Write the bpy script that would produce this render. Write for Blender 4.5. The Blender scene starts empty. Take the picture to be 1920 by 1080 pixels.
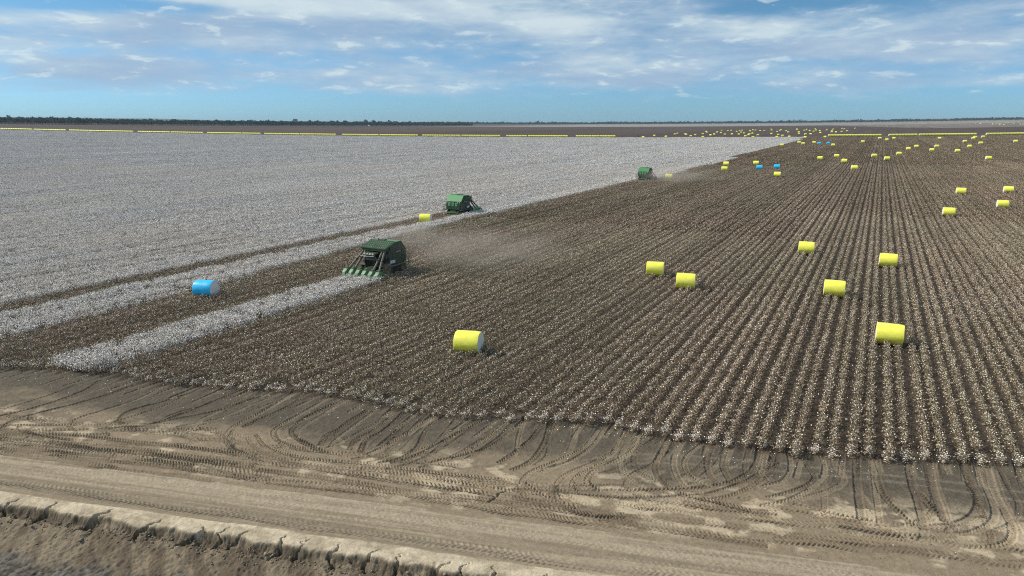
import bpy, bmesh, math, random
import numpy as np
from mathutils import Vector, Matrix
random.seed(7); rng = np.random.default_rng(7)
R = math.radians
sc = bpy.context.scene
COL = sc.collection

# ------------------------------------------------------------------ camera
FPX, HOR, CH, VPX = 1280.0, 230.0, 20.0, 1655.0      # focal length in photo pixels (1920 wide), horizon row, height
PITCH = math.atan((540 - HOR) / FPX)
YAW = math.atan((VPX - 960) * math.cos(PITCH) / FPX)  # crop rows run along +Y and vanish at x = VPX
cd = bpy.data.cameras.new("camera"); cam = bpy.data.objects.new("camera", cd); COL.objects.link(cam)
cd.sensor_width = 36.0; cd.lens = 36.0 * FPX / 1920; cd.clip_start = 0.5; cd.clip_end = 60000
cam.location = (0, 0, CH); cam.rotation_euler = (math.pi / 2 - PITCH, 0, YAW)
sc.camera = cam
_f = np.array([-math.sin(YAW) * math.cos(PITCH), math.cos(YAW) * math.cos(PITCH), -math.sin(PITCH)])
_r = np.array([math.cos(YAW), math.sin(YAW), 0.0]); _u = np.cross(_r, _f)

# ------------------------------------------------------------------ light
SUN_EL = R(39)
SHX, SHY = math.cos(R(16)), math.sin(R(16))           # direction shadows fall on the ground
sd = bpy.data.lights.new("sun", 'SUN'); sun = bpy.data.objects.new("sun", sd); COL.objects.link(sun)
sd.energy = 4.6; sd.angle = R(0.5); sd.color = (1.0, 0.93, 0.81)
sun.location = (-60, -60, 120)
sun.rotation_euler = Vector((SHX * math.cos(SUN_EL), SHY * math.cos(SUN_EL), -math.sin(SUN_EL))).to_track_quat('-Z', 'Y').to_euler()

world = bpy.data.worlds.new("World"); sc.world = world; world.use_nodes = True
sc.view_settings.view_transform = 'Standard'; sc.view_settings.look = 'None'
sc.view_settings.exposure = 0.0; sc.view_settings.gamma = 1.0
sc.cycles.use_denoising = False; sc.cycles.filter_width = 1.1
sc.cycles.max_bounces = 5; sc.cycles.diffuse_bounces = 2; sc.cycles.glossy_bounces = 2
sc.cycles.transmission_bounces = 3; sc.cycles.transparent_max_bounces = 6; sc.cycles.volume_bounces = 0

class NT:
    """small helper for node trees"""
    def __init__(s, nt): s.nt = nt
    def n(s, t, **k):
        d = s.nt.nodes.new(t)
        for a, b in k.items(): setattr(d, a, b)
        return d
    def put(s, sock, v):
        if isinstance(v, bpy.types.NodeSocket): s.nt.links.new(v, sock)
        elif v is not None: sock.default_value = v
    def m(s, op, a, b=None, c=None, clamp=False):
        d = s.n('ShaderNodeMath', operation=op, use_clamp=clamp)
        s.put(d.inputs[0], a)
        if b is not None: s.put(d.inputs[1], b)
        if c is not None: s.put(d.inputs[2], c)
        return d.outputs[0]
    def mix(s, f, a, b, mode='MIX'):
        d = s.n('ShaderNodeMix', data_type='RGBA', blend_type=mode)
        s.put(d.inputs[0], f); s.put(d.inputs[6], a if isinstance(a, bpy.types.NodeSocket) else (*a, 1)); s.put(d.inputs[7], b if isinstance(b, bpy.types.NodeSocket) else (*b, 1))
        return d.outputs[2]
    def xyz(s, v):
        d = s.n('ShaderNodeSeparateXYZ'); s.put(d.inputs[0], v); return d.outputs
    def cxyz(s, x, y, z):
        d = s.n('ShaderNodeCombineXYZ'); s.put(d.inputs[0], x); s.put(d.inputs[1], y); s.put(d.inputs[2], z); return d.outputs[0]
    def noise(s, v, scale, detail=4, rough=0.55, lac=2.0, dist=0.0):
        d = s.n('ShaderNodeTexNoise'); s.put(d.inputs['Vector'], v)
        d.inputs['Scale'].default_value = scale; d.inputs['Detail'].default_value = detail
        d.inputs['Roughness'].default_value = rough; d.inputs['Lacunarity'].default_value = lac
        d.inputs['Distortion'].default_value = dist
        return d.outputs[0]
    def ramp(s, v, a, b, smooth=True):
        d = s.n('ShaderNodeMapRange', interpolation_type='SMOOTHSTEP' if smooth else 'LINEAR')
        s.put(d.inputs[0], v); s.put(d.inputs[1], a); s.put(d.inputs[2], b)
        return d.outputs[0]

def build_world():
    t = NT(world.node_tree); t.nt.nodes.clear()
    sky = t.n('ShaderNodeTexSky', sky_type='NISHITA', sun_disc=False)
    sky.sun_elevation = SUN_EL; sky.sun_rotation = math.atan2(-SHX, -SHY)
    sky.altitude = 100; sky.air_density = 1.0; sky.dust_density = 0.4; sky.ozone_density = 2.5
    tc = t.n('ShaderNodeTexCoord'); d = t.xyz(tc.outputs['Generated'])
    # heading frame: l = to the right of the view, f = forward, z = up (fixed in the world)
    l = t.m('ADD', t.m('MULTIPLY', d[0], math.cos(YAW)), t.m('MULTIPLY', d[1], math.sin(YAW)))
    f = t.m('ADD', t.m('MULTIPLY', d[0], -math.sin(YAW)), t.m('MULTIPLY', d[1], math.cos(YAW)))
    z = t.m('MAXIMUM', d[2], 0.0)
    el = t.m('MULTIPLY', t.m('ARCTAN2', z, t.m('SQRT', t.m('ADD', t.m('MULTIPLY', l, l), t.m('MULTIPLY', f, f)))), 57.2958)
    az = t.m('MULTIPLY', t.m('ARCTAN2', l, f), 57.2958)
    zz = t.m('ADD', z, 0.045)
    P = t.cxyz(t.m('DIVIDE', l, zz), t.m('DIVIDE', f, zz), 0.0)
    P2 = t.cxyz(t.m('MULTIPLY', az, 0.060), t.m('MULTIPLY', el, 0.36), 3.0)
    n1 = t.noise(P, 0.32, 5, 0.5)
    n2 = t.noise(P2, 1.25, 5, 0.52, dist=0.35)
    n3 = t.noise(t.cxyz(t.m('MULTIPLY', az, 0.34), t.m('MULTIPLY', el, 1.25), 8.0), 1.0, 5, 0.58, dist=0.25)
    n4 = t.noise(t.cxyz(t.m('MULTIPLY', az, 0.09), t.m('MULTIPLY', el, 0.55), 21.0), 1.0, 4, 0.5, dist=0.4)
    cov = t.m('ADD', t.m('ADD', t.m('MULTIPLY', n1, 0.30), t.m('MULTIPLY', n2, 0.85)), t.m('MULTIPLY', n3, 0.34))
    def blob(px, py, wx, wy, amp):
        nonlocal cov
        a0 = math.degrees(math.atan((px - 960) * math.cos(PITCH) / FPX)); e0 = math.degrees((HOR - py) / FPX)
        u = t.m('DIVIDE', t.m('SUBTRACT', az, a0), wx / FPX * 57.3)
        v = t.m('DIVIDE', t.m('SUBTRACT', el, e0), wy / FPX * 57.3)
        g = t.m('EXPONENT', t.m('MULTIPLY', t.m('ADD', t.m('MULTIPLY', u, u), t.m('MULTIPLY', v, v)), -1.0))
        cov = t.m('MULTIPLY_ADD', g, amp, cov)
    for b in [(130, 52, 170, 15, -0.42), (20, 5, 60, 10, 0.1), (560, 2, 170, 8, -0.22), (1420, 42, 110, 16, -0.34), (1300, 8, 60, 12, -.15), (1800, 45, 200, 14, -0.16),
              (420, 40, 380, 22, 0.22), (60, 85, 160, 14, .10), (1390, 75, 110, 20, 0.12), (1080, 70, 90, 22, 0.10), (1500, 12, 200, 16, .12), (700, 35, 300, 30, 0.07),
              (900, 225, 4000, 42, -0.50), (1880, 15, 90, 12, 0.12), (800, 110, 500, 45, .05)]:
        blob(*b)
    c = t.m('MULTIPLY', t.ramp(cov, 0.47, 0.88), 0.90)
    keep = cov; cov = t.m('MULTIPLY', el, 0.0)
    for b in [(420, 35, 420, 24, .30), (30, 80, 130, 14, .22), (1390, 80, 130, 22, .22), (1070, 70, 110, 24, .26), (1500, 14, 220, 16, .26), (560, 75, 240, 16, -.15), (1890, 18, 90, 12, .25), (700, 3, 300, 14, -.2), (1180, 45, 90, 16, -.18), (880, 30, 150, 20, .12)]:
        blob(*b)
    lum = cov; cov = keep
    # little detached puffs between and below the sheets
    puff = t.m('MULTIPLY', t.m('MULTIPLY', t.ramp(n3, 0.555, 0.67), t.ramp(el, 1.2, 2.6)), 0.62)
    c = t.m('MAXIMUM', c, puff)
    # clouds: sunlit white tops, lavender grey bases
    sh = t.ramp(t.m('ADD', t.m('ADD', t.m('MULTIPLY', n4, 0.85), t.m('MULTIPLY', n3, 0.35)), t.m('ADD', t.m('MULTIPLY', puff, 0.35), lum)), 0.42, 1.0)
    cc = t.mix(sh, (0.350, 0.480, 0.650), (0.67, 0.78, 0.82))
    # clear air: Nishita with a slight hue correction of the camera that took the picture
    ns = t.n('ShaderNodeMix', data_type='RGBA', blend_type='MULTIPLY'); ns.inputs[0].default_value = 1
    t.put(ns.inputs[6], sky.outputs[0]); t.put(ns.inputs[7], t.mix(t.ramp(el, 0.0, 9.0), (0.56, 1.03, 1.72), (0.56, 0.90, 1.12)))
    sk = t.n('ShaderNodeVectorMath', operation='SCALE'); t.put(sk.inputs[0], ns.outputs[2]); sk.inputs['Scale'].default_value = 0.085
    col = t.mix(c, sk.outputs[0], cc)
    bg = t.n('ShaderNodeBackground'); t.put(bg.inputs[0], col); bg.inputs[1].default_value = 1.0
    out = t.n('ShaderNodeOutputWorld'); t.nt.links.new(bg.outputs[0], out.inputs[0])
build_world()
world.cycles.sampling_method = 'MANUAL'; world.cycles.sample_map_resolution = 256

# ------------------------------------------------------------------ ground frame and terrain
TA = math.atan(0.27); CT, ST = math.cos(TA), math.sin(TA)   # t runs along the farm road, s away from it
def ts(x, y): return x * CT + y * ST, -x * ST + y * CT
def xy(t, s): return t * CT - s * ST, t * ST + s * CT
def sstep(v, a, b):
    k = np.clip((v - a) / (b - a), 0, 1); return k * k * (3 - 2 * k)
def terrain(x, y):
    """nearly flat plain that lifts gently toward the far left and far right"""
    D = -x * math.sin(YAW) + y * math.cos(YAW); L = x * math.cos(YAW) + y * math.sin(YAW)
    Dc = np.clip(D, 50.0, 8000.0); u = np.clip(L / Dc * FPX / 960 * 1.03, -1.4, 1.4)
    return Dc * (9.0 / FPX) * u * u * sstep(D, 120, 1000)
def ground_at(px, py, zoff=0.0):
    d = _f + _r * (px - 960) / FPX + _u * (540 - py) / FPX
    ks = np.geomspace(15, 16000, 900); Z_ = CH + d[2] * ks - terrain(d[0] * ks, d[1] * ks) - zoff
    b_ = int(np.argmax(Z_ < 0)) or len(ks) - 1; lo, hi = ks[b_ - 1], ks[b_]
    for _ in range(30):
        k = (lo + hi) / 2
        if CH + d[2] * k - float(terrain(d[0] * k, d[1] * k)) - zoff > 0: lo = k
        else: hi = k
    P = np.array([0, 0, CH]) + d * k
    return float(P[0]), float(P[1]), float(terrain(P[0], P[1]))
def hit_s(px, s):
    """the point of the line s = const that is seen in photo column px (flat ray)"""
    d = _f + _r * (px - 960) / FPX + _u * (540 - HOR) / FPX
    dx, dy = d[0], d[1]; k = s / (-dx * ST + dy * CT)
    return dx * k, dy * k

def ts_(P): return ts(P[0], P[1])
def vnoise(x, y, seed=0):
    xi = np.floor(x).astype(np.int64); yi = np.floor(y).astype(np.int64)
    fx = x - xi; fy = y - yi; fx = fx * fx * (3 - 2 * fx); fy = fy * fy * (3 - 2 * fy)
    def h(a, b):
        n = (a * 374761393 + b * 668265263 + seed * 1442695041) & 0xFFFFFFFF
        n = ((n ^ (n >> 13)) * 1274126177) & 0xFFFFFFFF
        return ((n ^ (n >> 16)) & 0xFFFF) / 65535.0
    return (h(xi, yi) * (1 - fx) + h(xi + 1, yi) * fx) * (1 - fy) + (h(xi, yi + 1) * (1 - fx) + h(xi + 1, yi + 1) * fx) * fy
def fbm(x, y, oct=4, seed=0, gain=0.5):
    v = 0; a = 1; tot = 0
    for i in range(oct):
        v = v + a * vnoise(x * 2 ** i + 17.3 * i, y * 2 ** i - 9.1 * i, seed + i); tot += a; a *= gain
    return v / tot

def mesh_np(name, V, F, mat=None, smooth=False, col=None):
    """V (n,3), F (m,4) or (m,3) arrays"""
    me = bpy.data.meshes.new(name); k = F.shape[1]
    me.vertices.add(len(V)); me.vertices.foreach_set('co', np.ascontiguousarray(V, dtype=np.float32).ravel())
    me.loops.add(F.size); me.loops.foreach_set('vertex_index', np.ascontiguousarray(F, dtype=np.int32).ravel())
    me.polygons.add(len(F)); me.polygons.foreach_set('loop_start', np.arange(0, F.size, k, dtype=np.int32))
    if smooth: me.polygons.foreach_set('use_smooth', np.ones(len(F), dtype=bool))
    if col is not None:
        a = me.color_attributes.new('Col', 'FLOAT_COLOR', 'POINT')
        a.data.foreach_set('color', np.ascontiguousarray(np.c_[col, np.ones(len(col))], dtype=np.float32).ravel())
    me.update(calc_edges=True)
    if mat: me.materials.append(mat)
    return me
def link(name, me, parent=None):
    o = bpy.data.objects.new(name, me); COL.objects.link(o)
    if parent: o.parent = parent
    return o
def tag(o, label=None, cat=None, group=None, kind=None):
    if label: o['label'] = label
    if cat: o['category'] = cat
    if group: o['group'] = group
    if kind: o['kind'] = kind
    return o

def new_mat(name):
    m = bpy.data.materials.new(name); m.use_nodes = True; m.node_tree.nodes.clear()
    t = NT(m.node_tree); b = t.n('ShaderNodeBsdfPrincipled'); o = t.n('ShaderNodeOutputMaterial')
    t.nt.links.new(b.outputs[0], o.inputs[0]); return m, t, b
def solid(name, c, rough=0.5, metal=0.0, dust=0.12, scale=1.5, spec=0.4):
    """painted or moulded surface with uneven dust"""
    m, t, b = new_mat(name); tc = t.n('ShaderNodeTexCoord')
    n = t.noise(tc.outputs['Object'], scale, 6, 0.6); n2 = t.noise(tc.outputs['Object'], scale * 9, 3, 0.6)
    f = t.m('MULTIPLY', t.ramp(t.m('ADD', n, t.m('MULTIPLY', n2, 0.3)), 0.5, 0.85), dust * 2)
    t.put(b.inputs['Base Color'], t.mix(t.m('ADD', f, dust * 0.4, clamp=True), c, (0.30, 0.25, 0.18)))
    b.inputs['Metallic'].default_value = metal; b.inputs['Specular IOR Level'].default_value = spec
    t.put(b.inputs['Roughness'], t.m('ADD', rough, t.m('MULTIPLY', f, 0.5), clamp=True))
    return m

# ------------------------------------------------------------------ ground sheet with road, tyre tracks, drain
_e = [ts_(ground_at(*p)) for p in [(-60,690),(60,693),(150,700),(210,706),(290,722),(430,731),(560,738),(660,748),(740,770),(820,782),(900,787),(1040,793),(1130,800),(1250,826),(1380,842),(1500,858),(1620,862),(1740,868),(1900,874),(2000,880)]]
E_T = np.array([a for a, b in _e]); E_S = np.array([b for a, b in _e])
S_EDGE, S_ROAD1, S_ROAD0, S_SCARP, S_FAR = 43.2, 30.6, 27.4, 26.1, 966.0
T0, T1, SA, SB = -59.0, 26.0, 20.5, 45.5
STEP = 0.042
tg = np.concatenate([-np.geomspace(1, 14000, 190)[::-1] - 0 + (T0 - 0), np.arange(T0, T1, STEP), T1 + np.geomspace(0.06, 14000, 190)])
tg = np.concatenate([T0 - np.geomspace(0.06, 14000, 190)[::-1], np.arange(T0, T1, STEP), T1 + np.geomspace(0.06, 14000, 190)])
sfar = np.concatenate([SB + np.geomspace(0.06, 14000 - SB, 260), [S_FAR - 22, S_FAR - 21.9, S_FAR + 16, S_FAR + 16.1, 3300, 3320]])
sg = np.concatenate([SA - np.geomspace(0.06, 3000, 60)[::-1], np.arange(SA, SB, STEP), np.sort(sfar)])
NTt, NS = len(tg), len(sg)
i0 = 190; j0 = 60; nfi = len(np.arange(T0, T1, STEP)); nfj = len(np.arange(SA, SB, STEP))
TT, SS = np.meshgrid(tg, sg, indexing='ij')
XX, YY = xy(TT, SS)
ZZ = terrain(XX, YY)
ft, fs = TT[i0:i0 + nfi, j0:j0 + nfj], SS[i0:i0 + nfi, j0:j0 + nfj]
fx, fy = xy(ft, fs)
fz = np.zeros_like(ft)
fc = np.zeros(ft.shape + (3,))
def lerp3(m, a, b): return a * (1 - m[..., None]) + b * m[..., None]
C = lambda *v: np.array(v, dtype=float)
n_big = fbm(ft * 0.16, fs * 0.35, 5, 3); n_mid = fbm(ft * 0.9, fs * 1.4, 5, 9); n_fin = fbm(ft * 5, fs * 5, 4, 21)
# headland colours: dark crumbly tilth near the crop, compacted pale clay toward the road
crumb = C(0.105, 0.087, 0.063); clay = C(0.255, 0.198, 0.130); pale = C(0.50, 0.405, 0.275)
k = sstep(fs + (n_big - 0.5) * 9 + (n_mid - .5) * 2, 34.5, 39.5)
fc[:] = lerp3(k, clay, crumb)
pk = sstep(n_mid * 0.65 + n_big * 0.5, 0.60, 0.70) * (1 - sstep(fs, 35.0, 38.5)) * sstep(fs, 30.8, 31.6)
fc = lerp3(pk * 0.85, fc, pale)
fz += (fbm(ft * 1.6, fs * 1.6, 5, 33) - 0.5) * 0.07 * (0.5 + k) + (n_fin - 0.5) * 0.035 * (0.35 + k)
# crop hills running along Y under the plants
fed = fs - np.interp(ft, E_T, E_S)
fz += 0.07 * np.cos(2 * math.pi * fx) * sstep(fed, -1.6, 0.3)

LUG = [0]
def stamp(pts, w=0.46, lug=0.045, rut=0.05, pitch=0.30, style=0, tint=None, amt=0.5, jit=0.0):
    """press one wheel mark into the soil along a smooth line of (t, s) points"""
    P = np.array(pts, dtype=float)
    if len(P) < 3: P = np.vstack([P[0], P.mean(0), P[-1]])
    Q = np.vstack([2 * P[0] - P[1], P, 2 * P[-1] - P[-2]]); out = []
    for i in range(1, len(Q) - 2):
        a, b, c, d = Q[i - 1:i + 3]; u = np.linspace(0, 1, 40, endpoint=False)[:, None]
        out.append(0.5 * ((2 * b) + (c - a) * u + (2 * a - 5 * b + 4 * c - d) * u ** 2 + (3 * b - a - 3 * c + d) * u ** 3))
    L = np.vstack(out + [P[-1:]]); seg = np.linalg.norm(np.diff(L, axis=0), axis=1); ar = np.r_[0, np.cumsum(seg)]
    u = np.arange(0, ar[-1], 0.022); cx = np.interp(u, ar, L[:, 0]); cy = np.interp(u, ar, L[:, 1])
    if jit: cx = cx + (vnoise(u * .5, u * 0, LUG[0]) - .5) * jit; cy = cy + (vnoise(u * .5, u * 0 + 5, LUG[0] + 3) - .5) * jit
    tx = np.gradient(cx); ty = np.gradient(cy); nn = np.hypot(tx, ty) + 1e-9; tx /= nn; ty /= nn
    d = np.arange(-w * 0.72, w * 0.72, 0.022)
    U, Dd = np.meshgrid(u, d, indexing='ij')
    gx = cx[:, None] - ty[:, None] * Dd; gy = cy[:, None] + tx[:, None] * Dd
    I = np.round((gx - T0) / STEP).astype(int); J = np.round((gy - SA) / STEP).astype(int)
    LUG[0] += 1
    e = np.abs(Dd) / (w / 2)
    # V shaped lugs, broken in the middle
    ph = (U + (np.abs(Dd) * 0.75 if style == 0 else Dd * 0.4)) / pitch
    if style == 0: ph = ph + np.where(Dd > 0, 0.5, 0.0)
    l = np.clip(0.5 - np.abs((ph % 1.0) - 0.5) * 2.0, -0.12, 0.30) / 0.30
    wob = np.clip(1.6 * vnoise(U * 0.45, U * 0 + LUG[0], 5) - .25 + .5 * vnoise(U * 3, Dd * 6 + LUG[0], 6), .05, 1.4)
    h = np.where(e < 1, -rut + lug * l * wob, 0) + np.where(e >= 0.95, 0.045 * np.clip(1 - (e - 0.95) / 0.5, 0, 1), 0)
    ok = (I >= 0) & (I < nfi) & (J >= 0) & (J < nfj)
    I, J, h, e = I[ok], J[ok], h[ok], e[ok]
    old = fz[I, J]; fz[I, J] = np.where(e < 1, old * 0.35 + h, old + h * 0.5)
    if tint is not None:
        m = (np.where(e < 1.0, amt, amt * 0.35))[:, None]; fc[I, J] = fc[I, J] * (1 - m) + tint * m

def zz(o, pts):      # enlargement coordinates of the photograph -> (t, s) on the ground
    r = []
    for x, y in pts:
        X, Y, _ = ground_at(o + x / 2.454, 640 + y / 2.454); r.append(ts(X, Y))
    return r
TR = {1440: [[(412,440),(408,600),(418,720),(432,830)],[(482,440),(486,600),(500,720),(520,850)],[(500,620),(530,700),(600,780),(680,845),(780,852),(880,835),(950,790),(965,720),(930,650),(885,540)],
 [(640,460),(655,620),(690,740),(720,860),(712,930)],[(690,690),(760,770),(820,830)],[(735,500),(760,660),(790,760),(815,830)],[(965,540),(1000,660),(1040,760),(1030,830),(930,880),(800,885),(700,870),(560,840),(430,820),(280,790),(120,745)],
 [(1000,540),(1040,680),(1090,780),(1125,860),(1110,920),(1030,945),(900,945),(760,925),(620,900)],[(225,480),(262,580),(230,650),(140,710),(60,740),(-40,755)],
 [(190,490),(178,560),(215,630),(140,680),(0,720)],[(90,490),(105,580),(70,640),(-20,665)],[(30,480),(5,570),(-60,640)],[(1135,550),(1165,640),(1178,680)]],
 960: [[(60,350),(30,440),(20,510),(-40,560)],[(150,370),(90,450),(0,520),(-60,560)],[(180,370),(150,470),(90,550),(0,595)],[(410,390),(340,480),(230,540),(90,600),(40,660),(60,710)],
 [(440,380),(370,480),(270,550),(140,590)],[(530,400),(480,490),(430,550),(330,600),(280,650),(300,690),(400,720),(600,770)],[(600,400),(570,490),(480,550),(380,600),(350,650),(400,690)],
 [(760,445),(690,510),(660,580),(690,640),(780,700),(900,730),(1100,780)],[(790,450),(745,540),(760,620),(800,665),(880,700)],[(890,460),(805,530),(800,590),(850,640),(920,665)],[(930,460),(900,550),(910,610),(945,650)],
 [(990,470),(970,560),(990,620),(1010,650)],[(1140,480),(1120,570),(1050,630),(930,665),(780,680),(600,685),(400,690),(180,690)],[(1240,560),(1178,590),(1080,640),(950,690),(820,710),(500,720),(200,690),(0,680)],
 [(0,720),(200,750),(400,780),(700,850),(900,890),(1178,930)],[(0,745),(300,790),(600,850),(900,900),(1178,945)],[(60,650),(180,730),(300,760)],[(190,660),(200,730),(330,790),(520,800)]],
 480: [[(180,230),(90,290),(-20,350)],[(250,230),(150,300),(0,365),(-60,395)],[(380,235),(250,310),(110,390),(85,430),(130,470),(250,500),(400,520)],[(420,260),(250,340),(180,390),(170,430),(250,480),(330,510)],
 [(540,300),(430,370),(330,440),(290,480)],[(560,310),(450,390),(370,450),(340,490)],[(650,320),(560,400),(460,450),(430,500)],[(680,330),(590,410),(510,450),(480,510)],[(720,340),(640,420),(570,480)],
 [(820,340),(720,410),(600,480),(520,520)],[(870,345),(790,400),(740,490),(660,540),(560,560)],[(970,360),(890,430),(820,510),(720,560),(600,590)],[(1040,365),(900,440),(750,520),(620,560)],
 [(1178,350),(1050,460),(950,520),(800,560)],[(1200,400),(1060,490),(900,540)],[(0,430),(60,490),(250,540),(500,560),(800,600),(1178,640)],[(-40,440),(20,500),(250,580),(500,590)],
 [(0,520),(300,570),(600,600),(900,650),(1178,690)],[(0,560),(400,600),(800,660),(1178,720)],[(0,590),(400,640),(700,690),(1000,720),(1178,745)],[(0,640),(300,660),(600,690),(900,720)]],
 0: [[(460,180),(380,230),(180,300),(0,345)],[(620,200),(480,250),(300,300),(100,350),(20,390),(40,410),(200,425),(500,430)],[(740,215),(620,270),(500,310),(370,350),(320,380),(340,410)],
 [(900,230),(760,275),(600,320),(550,360),(570,380)],[(1170,200),(1000,270),(900,310),(700,380),(500,400)],[(1178,340),(1080,390),(1045,440),(1070,490),(1178,540)],[(1178,260),(1000,320),(800,360),(600,400)],
 [(0,385),(400,385),(800,380)],[(0,430),(300,430),(600,460),(900,490),(1178,530)],[(0,445),(300,465),(600,490),(900,530),(1178,570)],[(120,440),(400,490),(700,520),(1178,585)],
 [(0,490),(300,530),(600,560),(900,590),(1178,635)],[(0,475),(300,510),(600,535),(900,570)],[(820,400),(1000,430),(1080,450)],[(100,100),(60,120),(0,140)],[(90,385),(110,410),(240,440),(420,460)]]}
dark_soil = C(0.115, 0.088, 0.060); dryt = C(0.33, 0.262, 0.176)  # a darker and a paler tint, picked at random for each track
# wheelings that run along the headland beside the road: older ones first
for i in range(24):
    s0 = 31.3 + 4.8 * random.random() ** 1.3; ta = random.uniform(-75, 10); tb = ta + random.uniform(14, 46); dr = random.uniform(-.9, .9); bow = random.uniform(-.5, .5)
    stamp([(ta, s0), (ta * .6 + tb * .4, s0 + dr * .4 + bow), (tb, s0 + dr)], w=random.choice([.42, .5, .6]), rut=.03, lug=.042, pitch=.24, tint=dark_soil if random.random() < .55 else dryt, amt=.30, jit=.5)
# pale double line of a light vehicle on the tilth
for a in ([(-880,550),(-680,524),(-480,520),(-200,540),(0,556),(400,600),(800,642),(1230,702)], [(-700,566),(-480,560),(-200,575),(0,592),(400,628),(700,662),(1230,745)]):
    stamp(zz(1440, a), w=.24, lug=.004, rut=.012, tint=C(.21,.178,.14), amt=.5)
order = [(o, a) for o in TR for a in TR[o]]
for rep_ in (0,):
    for o, a in order:
        dt = random.choice([-1.9, 1.9, 3.1, -3.1]) + random.uniform(-.3, .3); ds = random.uniform(-.25, .25) - .5 * rep_
        stamp([(p + dt, min(q + ds, 43.6)) for p, q in zz(o, a)], w=random.choice([.30, .36, .42]), lug=random.uniform(.02, .05), rut=random.uniform(.025, .05), pitch=random.choice([.19, .22, .25]), tint=dark_soil if random.random() < .4 else dryt, amt=.22)
for o, a in order:
    stamp(zz(o, a), w=random.choice([.34, .38, .44]), lug=random.uniform(.04, .075), rut=random.uniform(.045, .075), pitch=random.choice([.20, .23, .26]), tint=dark_soil if random.random() < .45 else dryt, amt=.36)
for i in range(46):   # short runs coming out of the furrows
    X = -62 + i * 1.93 + random.uniform(-.3, .3); t_, s_ = ts(X, 0); y0 = (float(np.interp(ts(X, S_EDGE / CT + X * ST / CT)[0], E_T, E_S)) + X * ST) / CT
    a = ts(X, y0 + .8); ln = random.uniform(1.0, 3.2); b = ts(X + random.uniform(-.1, .3), y0 - ln); stamp([a, ((a[0] + b[0]) / 2, (a[1] + b[1]) / 2), b], w=.36, rut=.06, lug=.03, tint=dryt, amt=.3)
# graded road
rd = sstep(fs, S_ROAD0 - .1, S_ROAD0 + .1) * (1 - sstep(fs + (n_mid - .5) * .3, S_ROAD1 - .12, S_ROAD1 + .12))
streak = fbm(ft * .05, fs * 3.2, 4, 51) * .6 + fbm(ft * .25, fs * 9, 3, 55) * .4
rcol = lerp3(sstep(streak, .35, .68), C(.235, .188, .125), C(.37, .30, .205))
rz = (streak - .5) * .03 + (n_fin - .5) * .008
fz = fz * (1 - rd) + rd * rz; fc = lerp3(rd, fc, rcol)
for s0, w, lg, am in [(30.05, .30, .014, .3), (28.9, .30, .012, .25), (27.85, .45, .03, .35), (28.15, .5, .022, .25), (29.55, .34, .010, .22)]:
    stamp([(-75, s0), (-30, s0 + .1), (0, s0 - .1), (30, s0 + .05)], w=w, rut=.012, lug=lg, tint=C(.20,.162,.118) if lg > .02 else C(.36,.30,.225), amt=am, jit=.25)
wr = np.exp(-((fs - S_ROAD1 - (n_mid - .5) * .25) / .10) ** 2) * sstep(fbm(ft * .3, fs * 0, 3, 61), .30, .5)
fz += wr * .07; fc = lerp3(wr * .65, fc, C(.42, .35, .26))
# berm, torn scarp and drain
off = (fbm(ft * .8, fs * 0, 4, 71) - .5) * .62 + (fbm(ft * 3.5, fs * 1.5, 3, 72) - .5) * .09
sc_e = S_SCARP + .05 + off
bm_ = 1 - sstep(fs + (n_big - .5) * .5, S_ROAD0 - .35, S_ROAD0 + .05)
fz = fz * (1 - bm_) + bm_ * (.10 + .07 * np.exp(-((fs - S_ROAD0 + .55) / .35) ** 2) + (n_mid - .5) * .07 + (n_fin - .5) * .05)
fc = lerp3(bm_, fc, lerp3(sstep(n_mid * .6 + streak * .4, .36, .62), C(.38, .31, .21), C(.55, .46, .325)))
dd = sc_e - fs      # >0 below the lip
crack = np.zeros_like(ft)
for tc_, wd, sl in [(-31.4, .13, .5), (-28.2, .20, 1.1), (-24.9, .12, .5), (-22.2, .17, .9), (-21.0, .08, .4), (-19.9, .07, 1.0), (-17.4, .10, .5), (-16.2, .05, .6), (-14.6, .12, .3), (-12.9, .07, .8), (-11.5, .09, .6), (-9.3, .14, .9), (-8.2, .07, .4), (-6.9, .10, .8), (-4.9, .09, .5), (-3.0, .1, .6), (-33.6, .12, .4), (-36, .1, .5)]:
    wob_ = (fbm(fs * 3, fs * 0 + tc_, 4, 81) - .5) * .9
    cl = np.abs(ft - tc_ - (fs - S_SCARP) * sl * .6 - wob_ * 1.3)
    ww = wd * (.35 + .9 * sstep(dd, -.5, .5))
    crack = np.maximum(crack, (1 - sstep(cl, ww * .5, ww * 1.1)) * sstep(dd, -.70, -.1) * (1 - sstep(dd, .42, .62)))
# clods: cellular blocks with sharp creases between them
def cells(x, y, seed):
    xi = np.floor(x); yi = np.floor(y); d1 = np.full(x.shape, 9.); d2 = d1.copy()
    for a in (-1, 0, 1):
        for b in (-1, 0, 1):
            gx_ = xi + a; gy_ = yi + b; qx = gx_ + vnoise(gx_, gy_, seed); qy = gy_ + vnoise(gx_, gy_, seed + 1)
            d_ = np.hypot(x - qx, y - qy); d2 = np.minimum(d2, np.maximum(d1, d_)); d1 = np.minimum(d1, d_)
    return d1, d2
wx = ft + (fbm(ft * 2, fs * 2, 3, 83) - .5) * .7; wy = fs + (fbm(ft * 2, fs * 2, 3, 84) - .5) * .7
c1, c2 = cells(wx * .85, wy * 1.2, 300); k1, k2 = cells(wx * 3.6, wy * 4.5, 310)
crease = 1 - sstep(c2 - c1, .02, .16); crease2 = 1 - sstep(k2 - k1, .02, .22)
lump = np.clip(1 - c1, 0, 1)
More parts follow.
